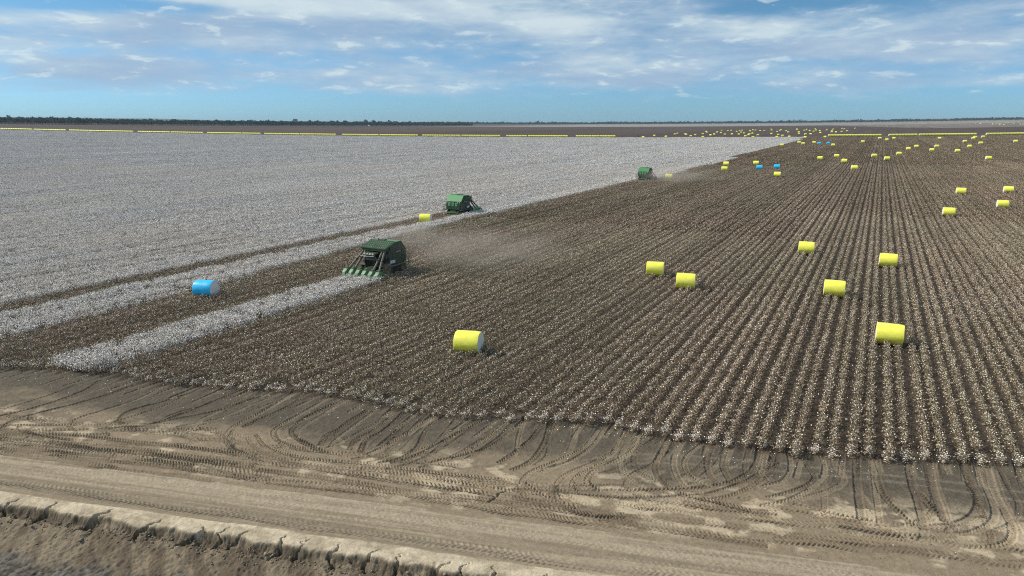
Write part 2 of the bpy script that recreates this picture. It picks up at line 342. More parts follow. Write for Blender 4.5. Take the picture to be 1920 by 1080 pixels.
prof = np.interp(dd.ravel(), [-9, -.2, 0, .08, .20, .34, .46, 1.5, 3.0, 8], [0, 0, -.02, -.10, -.28, -.40, -.42, -.76, -.95, -1.02]).reshape(dd.shape)
on = sstep(dd, -.25, .12); face = on * (1 - sstep(dd, .42, .58))
fz += prof - .05 * on + face * ((lump - .55) * .13 - crease * .06 - crease2 * .03 + (fbm(ft * 6, fs * 6, 3, 87) - .5) * .10) - crack * .5
fz += on * sstep(dd, .38, .6) * ((fbm(ft * 1.7 + fs * .8, fs * 1.5, 5, 97) - .5) * .16 + (n_fin - .5) * .09 + (fbm(ft * 11, fs * 11, 3, 99) - .5) * .06)
sccol = lerp3(sstep(lump * .5 + n_mid * .5, .45, .75), C(.125, .098, .066), C(.24, .192, .130)) * (1 - .45 * crease2[..., None])  # darker between lumps and in creases: shade painted into the clay colour
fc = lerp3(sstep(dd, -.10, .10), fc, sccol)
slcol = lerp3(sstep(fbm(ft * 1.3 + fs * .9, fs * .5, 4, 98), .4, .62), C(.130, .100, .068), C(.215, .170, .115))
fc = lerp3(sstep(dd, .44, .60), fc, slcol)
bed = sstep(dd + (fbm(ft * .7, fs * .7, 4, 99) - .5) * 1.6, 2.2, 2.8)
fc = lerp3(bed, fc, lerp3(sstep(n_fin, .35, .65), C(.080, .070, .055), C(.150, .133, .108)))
fz += bed * ((n_fin - .5) * .02 - .0)
n_cr = fbm(ft * 14, fs * 14, 3, 131)
fc *= (0.66 + 0.34 * n_fin + .34 * n_cr)[..., None]
fz += (n_cr - .5) * .030 * (.35 + k) * (1 - rd)
jx, js = ts(*ground_at(936, 928)[:2]); cl_ = np.abs(ft - jx - (fs - js) * .55 - (fbm(fs * 3, fs * 0, 4, 88) - .5) * .8); fz -= .16 * (1 - sstep(cl_, .03, .10)) * (1 - sstep(np.abs(fs - js), .5, .9))
ZZ[i0:i0 + nfi, j0:j0 + nfj] += fz
for jj in range(j0):      # the drain floor carries on toward the viewer and climbs its other bank
    kk = np.clip((SA - sg[jj]) / 9.0, 0, 1); base = np.interp(tg, tg[i0:i0 + nfi], fz[:, 0])
    base = fz[:, 0].mean() + (base - fz[:, 0].mean()) * math.exp(-(SA - sg[jj]) / .25) + (fbm(tg * .8, tg * 0 + sg[jj] * .8, 4, 140) - .5) * .12
    ZZ[:, jj] = ZZ[:, jj] + base * (1 - kk)
for ii in list(range(i0)) + list(range(i0 + nfi, NTt)):
    src = 0 if ii < i0 else nfi - 1
    prof_row = fz[src, :]; ZZ[ii, j0:j0 + nfj] = terrain(XX[ii, j0:j0 + nfj], YY[ii, j0:j0 + nfj]) + prof_row
CC = np.zeros(TT.shape + (3,)); CC[:] = C(.18, .15, .12)
CC[:, :j0] = C(.12, .105, .085)
row_col = fc.mean(axis=0); CC[:, j0:j0 + nfj] = row_col[None]; CC[i0:i0 + nfi, j0:j0 + nfj] = fc
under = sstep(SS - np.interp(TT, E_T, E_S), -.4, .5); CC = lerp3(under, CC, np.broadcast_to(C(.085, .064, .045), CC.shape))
far = (SS > S_FAR - 22).astype(float)
nb = fbm(XX / 260, YY / 900, 4, 5); CC = lerp3(far, CC, lerp3(nb, C(.066, .042, .031), C(.112, .078, .060)))
trk = ((SS > S_FAR - 22) & (SS < S_FAR + 16.05)).astype(float); CC = lerp3(trk * .35, CC, np.broadcast_to(C(.24, .19, .15), CC.shape))
pl = sstep(SS + (fbm(TT / 900, SS / 900, 3, 12) - .5) * 200, 3300, 3450) * sstep(TT, -1600, -500); CC = lerp3(pl, CC, np.broadcast_to(C(.33, .29, .25), CC.shape))
pr_ = sstep(TT - (SS - 1700) * .06, 560, 600) * sstep(SS, 1750, 1800); CC = lerp3(pr_ * .6, CC, np.broadcast_to(C(.30, .26, .22), CC.shape))
vv = np.stack([XX, YY, ZZ], -1).reshape(-1, 3)
idx = np.arange(NTt * NS).reshape(NTt, NS)
FF = np.stack([idx[:-1, :-1], idx[1:, :-1], idx[1:, 1:], idx[:-1, 1:]], -1).reshape(-1, 4)
mg, t, b = new_mat("soil")
at = t.n('ShaderNodeAttribute', attribute_name='Col'); geo = t.n('ShaderNodeNewGeometry')
n = t.noise(geo.outputs['Position'], 3.0, 8, 0.65); ngr = t.noise(geo.outputs['Position'], 26.0, 4, 0.7)
fac = t.m('ADD', t.m('MULTIPLY', n, 0.55), t.m('MULTIPLY', ngr, 0.75))
mc = t.n('ShaderNodeVectorMath', operation='SCALE'); t.put(mc.inputs[0], at.outputs['Color']); t.put(mc.inputs['Scale'], t.m('ADD', fac, 0.36))
ps = t.xyz(geo.outputs['Position'])
rows = t.noise(t.cxyz(t.m('MULTIPLY', ps[0], 0.11), t.m('MULTIPLY', ps[1], 0.0012), 0.0), 1.0, 3, 0.7)
rowk = t.m('MULTIPLY', t.m('GREATER_THAN', ps[1], 600.0), t.m('SUBTRACT', 1.0, t.ramp(rows, 0.40, 0.60)))
far_c = t.mix(t.m('MULTIPLY', rowk, 0.42), mc.outputs[0], (0.045, 0.034, 0.03))
t.put(b.inputs['Base Color'], far_c); b.inputs['Roughness'].default_value = 0.95; b.inputs['Specular IOR Level'].default_value = 0.15
bp = t.n('ShaderNodeBump'); bp.inputs['Strength'].default_value = 0.9; bp.inputs['Distance'].default_value = 0.05
t.put(bp.inputs['Height'], t.noise(geo.outputs['Position'], 7.0, 7, 0.8)); t.put(b.inputs['Normal'], bp.outputs[0])
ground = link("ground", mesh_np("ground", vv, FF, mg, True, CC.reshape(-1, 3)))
tag(ground, "brown clay soil with a graded dirt road, tyre-marked headland and an eroded drain bank", "ground", kind='structure')
def gz_local(t_, s_):
    i = int(round((t_ - T0) / STEP)); j = int(round((s_ - SA) / STEP))
    return float(fz[min(max(i, 0), nfi - 1), min(max(j, 0), nfj - 1)])

# loose clods fallen from the torn bank, and crumbs over the headland
def clods():
    rc = np.random.default_rng(5); n1, n2 = 900, 1500
    tt = np.r_[rc.uniform(-40, 6, n1), rc.uniform(T0, T1, n2)]; dn = np.abs(rc.normal(0, .45, n1)) + .05
    ss = np.r_[S_SCARP - .15 - dn, rc.uniform(S_ROAD1 + .2, 42, n2)]; sz = np.r_[rc.uniform(.015, .06, n1) * (1 + (rc.random(n1) < .06) * 1.1), rc.uniform(.012, .035, n2)]
    base = np.array([(x, y, z) for x in (-1, 1) for y in (-1, 1) for z in (-1, 1)], float) * .6; top = np.array([(0, 0, 1.0), (0, 0, -1.), (1, 0, 0), (-1, 0, 0), (0, 1, 0), (0, -1, 0)])
    P0 = np.vstack([base, top]); fac = {'t0': 8, 't1': 9, 'x1': 10, 'x0': 11, 'y1': 12, 'y0': 13}
    quads = [(8, (1, 5, 7, 3)), (9, (0, 2, 6, 4)), (10, (4, 6, 7, 5)), (11, (0, 1, 3, 2)), (12, (2, 3, 7, 6)), (13, (0, 4, 5, 1))]; T = []
    for c_, q in quads:
        for k_ in range(4): T.append((c_, q[k_], q[(k_ + 1) % 4]))
    T = np.array(T); V = []; F = []; K = []
    for i in range(len(tt)):
        z0 = gz_local(tt[i], ss[i]); x, y = xy(tt[i], ss[i]); q = P0 * rc.uniform(.65, 1.3, (14, 3)) * sz[i] * np.array([1.2, 1, .75]); a = rc.uniform(0, 6.28)
        q = np.c_[q[:, 0] * math.cos(a) - q[:, 1] * math.sin(a), q[:, 0] * math.sin(a) + q[:, 1] * math.cos(a), q[:, 2]] + (x, y, z0 + sz[i] * .3)
        V.append(q); F.append(T + 14 * i); K.append(np.tile(np.array([.25, .20, .135]) * rc.uniform(.55, 1.35), (14, 1)))
    o = link("soil_clods", mesh_np("soil_clods", np.vstack(V), np.vstack(F), mg, False, np.vstack(K))); tag(o, "crumbled clods of dry clay below the torn bank and over the headland", "soil clods", kind='stuff')
clods()

# ------------------------------------------------------------------ crop: stuff made of real leaf, twig and lint sized pieces
def crop_mat(nm, ta, tb, var=1.0, lev=1.0):
    m, t, b = new_mat(nm)
    at = t.n('ShaderNodeAttribute', attribute_name='Col'); geo = t.n('ShaderNodeNewGeometry'); p = t.xyz(geo.outputs['Position'])
    big = t.noise(t.cxyz(t.m('MULTIPLY', p[0], 0.030), t.m('MULTIPLY', p[1], 0.010), 1.0), 1.0, 5, 0.6)
    band = t.noise(t.cxyz(t.m('MULTIPLY', p[0], 0.16), t.m('MULTIPLY', p[1], 0.0012), 4.0), 1.0, 3, 0.6)
    br = t.m('ADD', t.m('MULTIPLY', big, 0.7), t.m('MULTIPLY', band, 1.0)); tint = t.noise(t.cxyz(t.m('MULTIPLY', p[0], 0.045), t.m('MULTIPLY', p[1], 0.018), 31.0), 1.0, 3, 0.6)
    one = t.noise(t.cxyz(t.m('MULTIPLY', p[0], 0.9), t.m('MULTIPLY', p[1], 0.02), 9.0), 1.0, 2, 0.6)
    br = t.m('ADD', t.m('ADD', br, t.m('MULTIPLY', one, 0.5)), 0.06)
    sc_ = t.n('ShaderNodeVectorMath', operation='SCALE'); t.put(sc_.inputs[0], at.outputs['Color']); t.put(sc_.inputs['Scale'], t.m('MULTIPLY_ADD', br, var * lev, (1.0 - var) * 1.10 * lev))
    b.inputs['Roughness'].default_value = 0.9; b.inputs['Specular IOR Level'].default_value = 0.1
    t.put(b.inputs['Base Color'], t.mix(1.0, sc_.outputs[0], t.mix(t.ramp(tint, .35, .65), ta, tb), 'MULTIPLY')); return m
CROP = crop_mat('crop_residue', (.95, .965, .91), (1.02, .985, .965)); WHITE = crop_mat('open_cotton', (.985, .99, 1.0), (1.0, .98, .955), .5, .975)
def bits(cx, cy, cz, a, b_, cols, rg):
    """random oriented quads"""
    n = len(cx); u = rg.normal(size=(n, 3)); u /= np.linalg.norm(u, axis=1)[:, None]
    v = rg.normal(size=(n, 3)); v -= (v * u).sum(1)[:, None] * u; v /= np.linalg.norm(v, axis=1)[:, None]
    c = np.c_[cx, cy, cz]; u = u * a[:, None] / 2; v = v * b_[:, None] / 2
    V = np.stack([c - u - v, c + u - v * .6, c + u * .8 + v, c - u * .7 + v], 1).reshape(-1, 3)
    V[:, 2] = np.maximum(V[:, 2], 0.005)
    return V, np.repeat(cols, 4, axis=0)
BR = np.array([[.27, .205, .140], [.34, .270, .19], [.185, .135, .092], [.22, .185, .110], [.41, .345, .26], [.125, .092, .063]])
WH = np.array([[.84, .79, .71], [.88, .84, .79], [.76, .69, .58]])
def proto(kind, rows, L, dens, size, rg, wfrac=1.0, H=0.72, soft=0.0):
    """a length of `rows` crop rows, each piece the size of a leaf, burr or lint lock"""
    X = []; Y = []; Z = []; A = []; B = []; Cc = []
    for r_ in range(rows):
        x0 = r_ + 0.5 + (.065 if r_ % 2 == 0 else -.065) * (rows > 1); rh = rg.uniform(.8, 1.08) if rows > 1 else 1.0
        npl = max(1, int(L * 5)); py_ = rg.uniform(0, L, npl)
        if kind == 'picked':
            n = int(dens * L); q = rg.integers(0, npl, n); h = rg.uniform(.02, 1, n) ** .75
            wd = .050 + .130 * (1 - np.abs(h - .55))
            x = x0 + rg.normal(0, 1, n) * wd; y = np.where(rg.random(n) < .6, py_[q] + rg.normal(0, .13, n), rg.uniform(0, L, n)); z = h * H * rh * rg.uniform(.75, 1.1, n)
            w = rg.random(n) < 0.118 * wfrac * (.3 + 1.2 * h)
            a = size * rg.uniform(.5, 1.7, n); b_ = size * rg.uniform(.25, .8, n)
            a[w] = size * rg.uniform(.5, .95, w.sum()); b_[w] = size * rg.uniform(.4, .85, w.sum())
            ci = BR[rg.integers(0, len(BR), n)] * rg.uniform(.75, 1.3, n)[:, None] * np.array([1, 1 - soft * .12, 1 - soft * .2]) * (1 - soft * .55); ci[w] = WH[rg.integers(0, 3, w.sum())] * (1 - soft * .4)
            # stems
            ns = int(npl); x = np.r_[x, x0 + rg.normal(0, .04, ns)]; y = np.r_[y, py_]; z = np.r_[z, np.full(ns, H * .4)]
            a = np.r_[a, np.full(ns, size * .5)]; b_ = np.r_[b_, np.full(ns, H * .8)]; ci = np.vstack([ci, np.tile(BR[2] * .8, (ns, 1))])
        else:
            n = int(dens * L); q = rg.integers(0, npl, n); h = rg.uniform(.05, 1, n) ** .6
            x = x0 + rg.normal(0, 1, n) * (.16 + .12 * h); y = py_[q] + rg.normal(0, .16, n); z = h * .95 * rg.uniform(.8, 1.08, n)
            w = rg.random(n) < (.42 + .46 * h)
            a = size * rg.uniform(.5, 1.2, n); b_ = size * rg.uniform(.5, 1.0, n)
            ci = BR[rg.integers(0, len(BR), n)] * rg.uniform(.6, 1.15, n)[:, None]; ci[w] = WH[rg.integers(0, 2, w.sum())] * rg.uniform(.74, 1.0, w.sum())[:, None]
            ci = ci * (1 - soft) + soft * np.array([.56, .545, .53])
        X.append(x); Y.append(y); Z.append(z); A.append(a); B.append(b_); Cc.append(ci)
    return bits(np.concatenate(X), np.concatenate(Y), np.concatenate(Z), np.concatenate(A), np.concatenate(B), np.vstack(Cc), rg)

def crop_object(name, protos, pts, var, rot, scl, label, cat, mat=None):
    """one object: prototype tufts plus seed points; geometry nodes stand a tuft on every point"""
    Vs = []; Cs = []; vid = []; nv = 0
    for i, (V, c) in enumerate(protos): Vs.append(V); Cs.append(c); vid.append(np.full(len(V), i)); nv += len(V)
    F = np.arange(nv).reshape(-1, 4)
    V = np.vstack(Vs + [pts]); me = mesh_np(name, V, F, mat or CROP, False, np.vstack(Cs + [np.full((len(pts), 3), .1)]))
    def attr(nm, typ, val, dt):
        a = me.attributes.new(nm, typ, 'POINT'); a.data.foreach_set('vector' if typ == 'FLOAT_VECTOR' else 'value', np.ascontiguousarray(val, dtype=dt).ravel())
    attr('vid', 'INT', np.concatenate(vid + [np.full(len(pts), -1)]), np.int32)
    attr('pick', 'INT', np.concatenate([np.zeros(nv), var]), np.int32)
    attr('turn', 'FLOAT_VECTOR', np.vstack([np.zeros((nv, 3)), rot]), np.float32)
    attr('size', 'FLOAT_VECTOR', np.vstack([np.ones((nv, 3)), scl]), np.float32)
    o = link(name, me); tag(o, label, cat, kind='stuff')
    g = bpy.data.node_groups.new(name + "_planting", 'GeometryNodeTree')
    g.interface.new_socket('Geometry', in_out='INPUT', socket_type='NodeSocketGeometry'); g.interface.new_socket('Geometry', in_out='OUTPUT', socket_type='NodeSocketGeometry')
    gi = g.nodes.new('NodeGroupInput'); go = g.nodes.new('NodeGroupOutput')
    def na(nm, typ):
        d = g.nodes.new('GeometryNodeInputNamedAttribute'); d.data_type = typ; d.inputs[0].default_value = nm; return d.outputs[0]
    vida = na('vid', 'INT'); join = g.nodes.new('GeometryNodeJoinGeometry')
    def sep(i):
        cmp_ = g.nodes.new('FunctionNodeCompare'); cmp_.data_type = 'INT'; cmp_.operation = 'EQUAL'
        g.links.new(vida, cmp_.inputs[2]); cmp_.inputs[3].default_value = i
        s = g.nodes.new('GeometryNodeSeparateGeometry'); g.links.new(gi.outputs[0], s.inputs[0]); g.links.new(cmp_.outputs[0], s.inputs[1]); return s.outputs[0]
    for i in reversed(range(len(protos))):
        ti = g.nodes.new('GeometryNodeGeometryToInstance'); g.links.new(sep(i), ti.inputs[0]); g.links.new(ti.outputs[0], join.inputs[0])
    iop = g.nodes.new('GeometryNodeInstanceOnPoints')
    g.links.new(sep(-1), iop.inputs['Points']); g.links.new(join.outputs[0], iop.inputs['Instance']); iop.inputs['Pick Instance'].default_value = True
    g.links.new(na('pick', 'INT'), iop.inputs['Instance Index']); g.links.new(na('turn', 'FLOAT_VECTOR'), iop.inputs['Rotation']); g.links.new(na('size', 'FLOAT_VECTOR'), iop.inputs['Scale'])
    g.links.new(iop.outputs[0], go.inputs[0])
    md = o.modifiers.new("planting", 'NODES'); md.node_group = g
    return o

BX = np.array([0, 50, 82, 129, 187, 238, 239, 307, 843, 1100.]); BV = np.array([-70.6, -70.8, -72.8, -75.0, -75.0, -75.0, -69.4, -71.6, -79.0, -82])
def state(x, y):
    """0 = standing white cotton, 1 = picked"""
    b0 = np.interp(y, BX, BV)
    p = np.where(x > b0, 1, 0)
    p = np.where((x > -60.2) & (x < -54.0) & (y < 67.6), 0, p)
    p = np.where((x > -84.2) & (x < -78.9) & (y < 128), 1, p)
    return p
LIM = 0.95   # a little more than half the view width
def visible(x, y, pad):
    D = -x * math.sin(YAW) + y * math.cos(YAW); L = x * math.cos(YAW) + y * math.sin(YAW)
    return (np.abs(L) < LIM * D + pad) & (D > 5)
rg = np.random.default_rng(11)
LODS = [dict(rows=1, L=2.0, d0=0, d1=135), dict(rows=2, L=6.0, d0=135, d1=330), dict(rows=6, L=14.0, d0=330, d1=2600)]
pk_pts, wh_pts = [], []
NV = 7
for li, l in enumerate(LODS):
    W = l['rows']; L = l['L']
    xs = np.arange(-2200, 700, W) if li == 2 else (np.arange(-480, 240, W))
    ys = np.arange(0, 1500, L) if li == 2 else np.arange(0, 462, L)
    gx, gy = np.meshgrid(xs, ys, indexing='ij'); gx = gx.ravel().astype(float); gy = gy.ravel()
    # rows of patches start raggedly so that no seams line up; blocks of different density are cut on a common lattice
    cx, cy = gx + W / 2, gy + L / 2
    D = -cx * math.sin(YAW) + cy * math.cos(YAW)
    Dq = -(np.floor(cx / 6) * 6 + 3) * math.sin(YAW) + (np.floor(cy / 42) * 42 + 21) * math.cos(YAW)   # lattice 6 m x 42 m
    t_, s_ = ts(cx, cy); ok = (Dq >= l['d0']) & (Dq < l['d1']) & visible(cx, cy, 12) & (s_ < S_FAR - 30)
    if li == 0:
        edge = np.interp(t_, E_T, E_S) + .9 * (vnoise(np.floor(cx) * 1.7, cx * 0, 3) - .5) + .75; ok &= s_ > edge
    else: ok &= s_ > S_EDGE + 3
    gx, gy, cx, cy = gx[ok], gy[ok], cx[ok], cy[ok]
    st = state(cx, cy + 0 * cy); n = len(gx); flip = rg.random(n) < .5
    z = terrain(cx, cy)
    gx = gx + (np.where(np.floor(gx) % 2 == 0, .065, -.065) if li == 0 else 0)
    px_ = np.where(flip, gx + W, gx); py_ = np.where(flip, gy + L, gy)
    P = np.c_[px_, py_, z]; rot = np.c_[np.zeros(n), np.zeros(n), np.where(flip, math.pi, 0)]
    var = rg.integers(0, NV, n) + li * NV; hz = rg.uniform(.88, 1.12, n) * (0.85 + .3 * vnoise(cx / 9, cy / 25, 8)); S = np.c_[np.ones(n), np.ones(n), hz * ((.72 + .50 * vnoise(np.floor(cx) * 3.1, cy / 40, 4)) if li == 0 else 1)]
    for lst, m in ((pk_pts, st == 1), (wh_pts, st == 0)): lst.append((P[m], var[m], rot[m], S[m]))
# ragged last half metre of every row by the headland: unpicked lint hangs there
ex = np.arange(-78, 28, 1.0); ey = (S_EDGE + ex * ST + .5 * ST) / CT; ey = (np.interp(ts(ex, ey)[0], E_T, E_S) + ex * ST + .5 * ST) / CT
P = np.c_[ex, ey + rg.uniform(-.4, .5, len(ex)), np.zeros(len(ex))]
E_pk = (P, np.full(len(ex), 3 * NV) + rg.integers(0, 3, len(ex)), np.zeros((len(ex), 3)), np.c_[np.ones(len(ex)), np.ones(len(ex)), rg.uniform(.6, 1.0, len(ex))])
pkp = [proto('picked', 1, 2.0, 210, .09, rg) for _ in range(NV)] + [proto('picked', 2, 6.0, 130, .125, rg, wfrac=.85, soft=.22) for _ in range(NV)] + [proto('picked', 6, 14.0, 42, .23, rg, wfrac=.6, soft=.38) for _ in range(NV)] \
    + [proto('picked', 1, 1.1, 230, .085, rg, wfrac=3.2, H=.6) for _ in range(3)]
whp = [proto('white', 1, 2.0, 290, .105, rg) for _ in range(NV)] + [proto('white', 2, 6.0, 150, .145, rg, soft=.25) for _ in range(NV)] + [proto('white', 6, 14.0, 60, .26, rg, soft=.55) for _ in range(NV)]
pk_pts.append(E_pk)
cat_ = lambda l, i: np.concatenate([a[i] for a in l])
crop_object("picked_cotton_rows", pkp, cat_(pk_pts, 0), cat_(pk_pts, 1), cat_(pk_pts, 2), cat_(pk_pts, 3), "brown rows of picked cotton stalks flecked with leftover lint", "picked crop")
crop_object("white_cotton_crop", whp, cat_(wh_pts, 0), cat_(wh_pts, 1), cat_(wh_pts, 2), cat_(wh_pts, 3), "dense standing crop of open white cotton waiting to be picked", "cotton crop", WHITE)
print("instances", sum(len(a[0]) for a in pk_pts), sum(len(a[0]) for a in wh_pts))
# loose lint on headland and in the spilled patch
n = 900; lt = rg.uniform(T0, T1, n); ls = np.interp(lt, E_T, E_S) + .3 - rg.exponential(2.0, n); m_ = ls > 24; lt, ls = lt[m_], ls[m_]
lx, ly = xy(lt, ls); lz = np.array([gz_local(a, b) for a, b in zip(lt, ls)]) + .02
ax, ay, _ = ground_at(1815, 575); m2 = 1700
lx = np.r_[lx, ax + rg.normal(0, 3.4, m2)]; ly = np.r_[ly, ay + rg.normal(0, 4.5, m2)]; lz = np.r_[lz, rg.uniform(.45, .85, m2)]
n = len(lx); V, c_ = bits(lx, ly, lz, rg.uniform(.03, .085, n), rg.uniform(.03, .07, n), WH[rg.integers(0, 3, n)], rg)
V = V.reshape(-1, 4, 3); V[..., 2] = np.maximum(V[..., 2], (lz - .015)[:, None]); V = V.reshape(-1, 3)
o = link("cotton_lint", mesh_np("cotton_lint", V, np.arange(len(V)).reshape(-1, 4), CROP, False, c_)); tag(o, "loose scraps of white cotton lint lying on the headland soil and stubble", "cotton lint", kind='stuff')
#--OBJECTS--
# ------------------------------------------------------------------ mesh builder for objects
class MB:
    def __init__(s): s.v = []; s.f = []
    def add(s, V, F):
        b = len(s.v); s.v += [tuple(p) for p in V]; s.f += [tuple(b + i for i in q) for q in F]; return s
    def box(s, c, sz, rx=0.0, rz=0.0):
        M = Matrix.Translation(c) @ Matrix.Rotation(rz, 4, 'Z') @ Matrix.Rotation(rx, 4, 'X')
        V = [M @ Vector((x * sz[0] / 2, y * sz[1] / 2, z * sz[2] / 2)) for x in (-1, 1) for y in (-1, 1) for z in (-1, 1)]
        return s.add(V, [(0, 1, 3, 2), (4, 6, 7, 5), (0, 4, 5, 1), (2, 3, 7, 6), (0, 2, 6, 4), (1, 5, 7, 3)])
    def prism(s, prof, x0, x1):      # profile of (y, z) run along x
        n = len(prof); V = [(x0, y, z) for y, z in prof] + [(x1, y, z) for y, z in prof]
        return s.add(V, [tuple(range(n)), tuple(range(2 * n - 1, n - 1, -1))] + [(i, i + n, (i + 1) % n + n, (i + 1) % n) for i in range(n)])
    def tube(s, pts, r, seg=10, r1=None):
        pts = [Vector(p) for p in pts]; V = []; F = []; n = len(pts)
        for i, p in enumerate(pts):
            d = (pts[min(i + 1, n - 1)] - pts[max(i - 1, 0)]).normalized(); a = d.orthogonal().normalized() if abs(d.x) > .9 else d.cross(Vector((1, 0, 0))).normalized(); b = d.cross(a)
            rr = r if r1 is None else r + (r1 - r) * i / (n - 1)
            V += [p + (a * math.cos(q * 2 * math.pi / seg) + b * math.sin(q * 2 * math.pi / seg)) * rr for q in range(seg)]
        for i in range(n - 1):
            for q in range(seg): F.append((i * seg + q, i * seg + (q + 1) % seg, (i + 1) * seg + (q + 1) % seg, (i + 1) * seg + q))
        F += [tuple(range(seg))[::-1], tuple((n - 1) * seg + q for q in range(seg))]
        return s.add(V, F)
    def lathe(s, prof, c, seg=28):   # (x, r) about the x axis
        V = []; F = []; n = len(prof)
        for q in range(seg):
            a = q * 2 * math.pi / seg; V += [(c[0] + x, c[1] + r * math.cos(a), c[2] + r * math.sin(a)) for x, r in prof]
        for q in range(seg):
            for i in range(n - 1): F.append((q * n + i, ((q + 1) % seg) * n + i, ((q + 1) % seg) * n + i + 1, q * n + i + 1))
        return s.add(V, F)
    def build(s, name, mat, parent=None, smooth=False, bevel=0.0):
        me = bpy.data.meshes.new(name); me.from_pydata(s.v, [], s.f)
        bm = bmesh.new(); bm.from_mesh(me)
        if bevel: bmesh.ops.bevel(bm, geom=list(bm.edges), offset=bevel, segments=2, affect='EDGES', profile=.6)
        bmesh.ops.recalc_face_normals(bm, faces=bm.faces); bm.to_mesh(me); bm.free()
        if smooth: me.polygons.foreach_set('use_smooth', [True] * len(me.polygons))
        me.materials.append(mat); return link(name, me, parent)
def empty(name, loc, rz=0.0, label=None, cat=None, group=None):
    o = bpy.data.objects.new(name, None); COL.objects.link(o); o.location = loc; o.rotation_euler = (0, 0, rz); o.empty_display_size = .5
    return tag(o, label, cat, group)
def copy_tree(o, parent=None):
    c = o.copy(); COL.objects.link(c); c.parent = parent
    for ch in list(o.children): copy_tree(ch, c)
    return c

# ------------------------------------------------------------------ cotton pickers (local frame: front at -y)
def make_picker(name, loc, rz, dust, label):
    g = solid("harvester_green_paint", (.030, .255, .075) if dust < .2 else (.095, .22, .10), .5, dust=.10)
    gd = solid("harvester_shaded_green", (.011, .050, .020) if dust < .2 else (.030, .058, .034), .5, dust=.06)  # darkened copy of the green: shade painted into sides, rear and cab roof
    gl = solid("pale_green_shield", (.17, .42, .235), .5, dust=dust)
    blk = solid("black_steel", (.015, .015, .014), .6, dust=dust * .5); rub = solid("tyre_rubber", (.022, .021, .020), .85, dust=dust)
    gry = solid("duct_grey", (.085, .085, .075), .5, dust=dust * .8); yel = solid("rim_yellow", (.12, .09, .03), .5, dust=dust)
    cream = solid("cream_rail", (.70, .67, .52), .5, dust=dust * .5); sign = solid("side_panel_silver", (.52, .56, .66), .4, dust=.05)
    gls, t, b = new_mat("cab_glass"); b.inputs['Base Color'].default_value = (.012, .014, .013, 1); b.inputs['Roughness'].default_value = .28
    lampm = solid("lamp_lens", (.8, .8, .75), .2, dust=.05)
    root = empty(name, loc, rz, label, "cotton picker", "cotton pickers working the field"); root.scale = (.92, .92, .96)
    # frame and hull
    MB().box((0, -.7, 1.25), (1.5, 6.6, .45)).box((0, -2.2, 1.0), (3.2, .4, .5)).box((0, 1.9, .95), (3.0, .35, .4)).box((0, .1, 1.1), (3.7, 2.6, 1.1)).build("chassis", blk, root, bevel=.03)  # widest black box is added below the deck to stand in for under-body shadow
    MB().prism([(-1.7, 1.6), (-1.7, 4.2), (-1.3, 4.42), (-.4, 4.66), (1.1, 4.66), (2.15, 3.5), (2.42, 2.9), (2.38, 1.6)], -2.05, 2.05).build("module_chamber", gd, root, bevel=.05)
    # side panel seams, door frames and service hatches
    for sx in (-1, 1):
        m = MB()
        for y in (-.9, .2, 1.3): m.box((sx * 2.07, y, 2.75), (.05, .07, 1.9))
        m.box((sx * 2.075, .1, 3.5), (.05, 3.4, .07)).box((sx * 2.075, .3, 2.35), (.05, 3.9, .07))
        m.build("panel_rib", gd, root)
        MB().box((sx * 2.09, -.95, 2.02), (.04, 1.15, .42)).build("side_sign", sign, root)
        m = MB(); m.box((sx * 2.3, .5, 1.52), (.55, 4.8, .07)); m.build("side_deck", gry, root)
        m = MB()
        for y in (1.9, 2.4, 2.9): m.tube([(sx * 2.52, y, 1.55), (sx * 2.52, y, 2.65)], .03, 6)
        m.tube([(sx * 2.52, 1.8, 2.65), (sx * 2.52, 2.95, 2.65)], .03, 6).tube([(sx * 2.52, 1.8, 2.2), (sx * 2.52, 2.95, 2.2)], .025, 6)
        m.build("handrail", gry, root)
        MB().tube([(sx * 2.12, -.1, 3.25), (sx * 2.12, .9, 3.35)], .035, 6).build("grab_rail", cream, root)
    # roof: rear deck plate and the ribbed front screen
    MB().prism([(-.35, 4.70), (1.12, 4.72), (2.30, 3.42), (2.25, 3.37), (1.10, 4.64), (-.35, 4.64)], -2.12, 2.12).build("roof", g, root)
    MB().box((-.5, .3, 4.76), (1.1, .5, .14)).build("roof_hatch", blk, root, bevel=.03)
    vis = MB().prism([(-2.75, 3.95), (-2.8, 4.09), (-.35, 4.80), (-.3, 4.64)], -2.2, 2.2).build("front_screen", g, root)
    m = MB()
    for i in range(15): m.box((-2.1 + i * .3, -1.57, 4.46), (.05, 2.5, .06), rx=math.atan2(.71, 2.45))
    for i in range(5): m.box((0, -2.7 + i * .55, 4.135 + i * .159), (4.3, .06, .06), rx=math.atan2(.71, 2.45))
    m.build("screen_rib", gd, vis)
    for x in (-1.9, -.55, 0, .5, 1.3): MB().box((x, -2.05, 4.325), (.36, .5, .05), rx=math.atan2(.71, 2.45)).build("screen_opening", blk, vis)
    MB().box((0, -2.62, 3.80), (4.1, .12, .28)).box((-2.0, -2.0, 3.85), (.1, 1.2, .3)).box((2.0, -2.0, 3.85), (.1, 1.2, .3)).build("screen_skirt", gd, root)
    # black boxes added behind the cab for the shaded look under the screen
    MB().box((0, -1.76, 2.5), (4.0, .16, 2.7)).box((1.45, -1.95, 2.3), (.9, .4, 1.8)).box((-1.5, -1.95, 2.6), (.7, .4, 1.2)).build('front_shade_block', blk, root, bevel=.02)
    # cab
    cabm = MB().prism([(-3.35, 1.6), (-3.55, 2.5), (-3.3, 3.3), (-1.72, 3.3), (-1.72, 1.6)], -.85, .85).build("cab", gls, root, bevel=.04)
    m = MB()
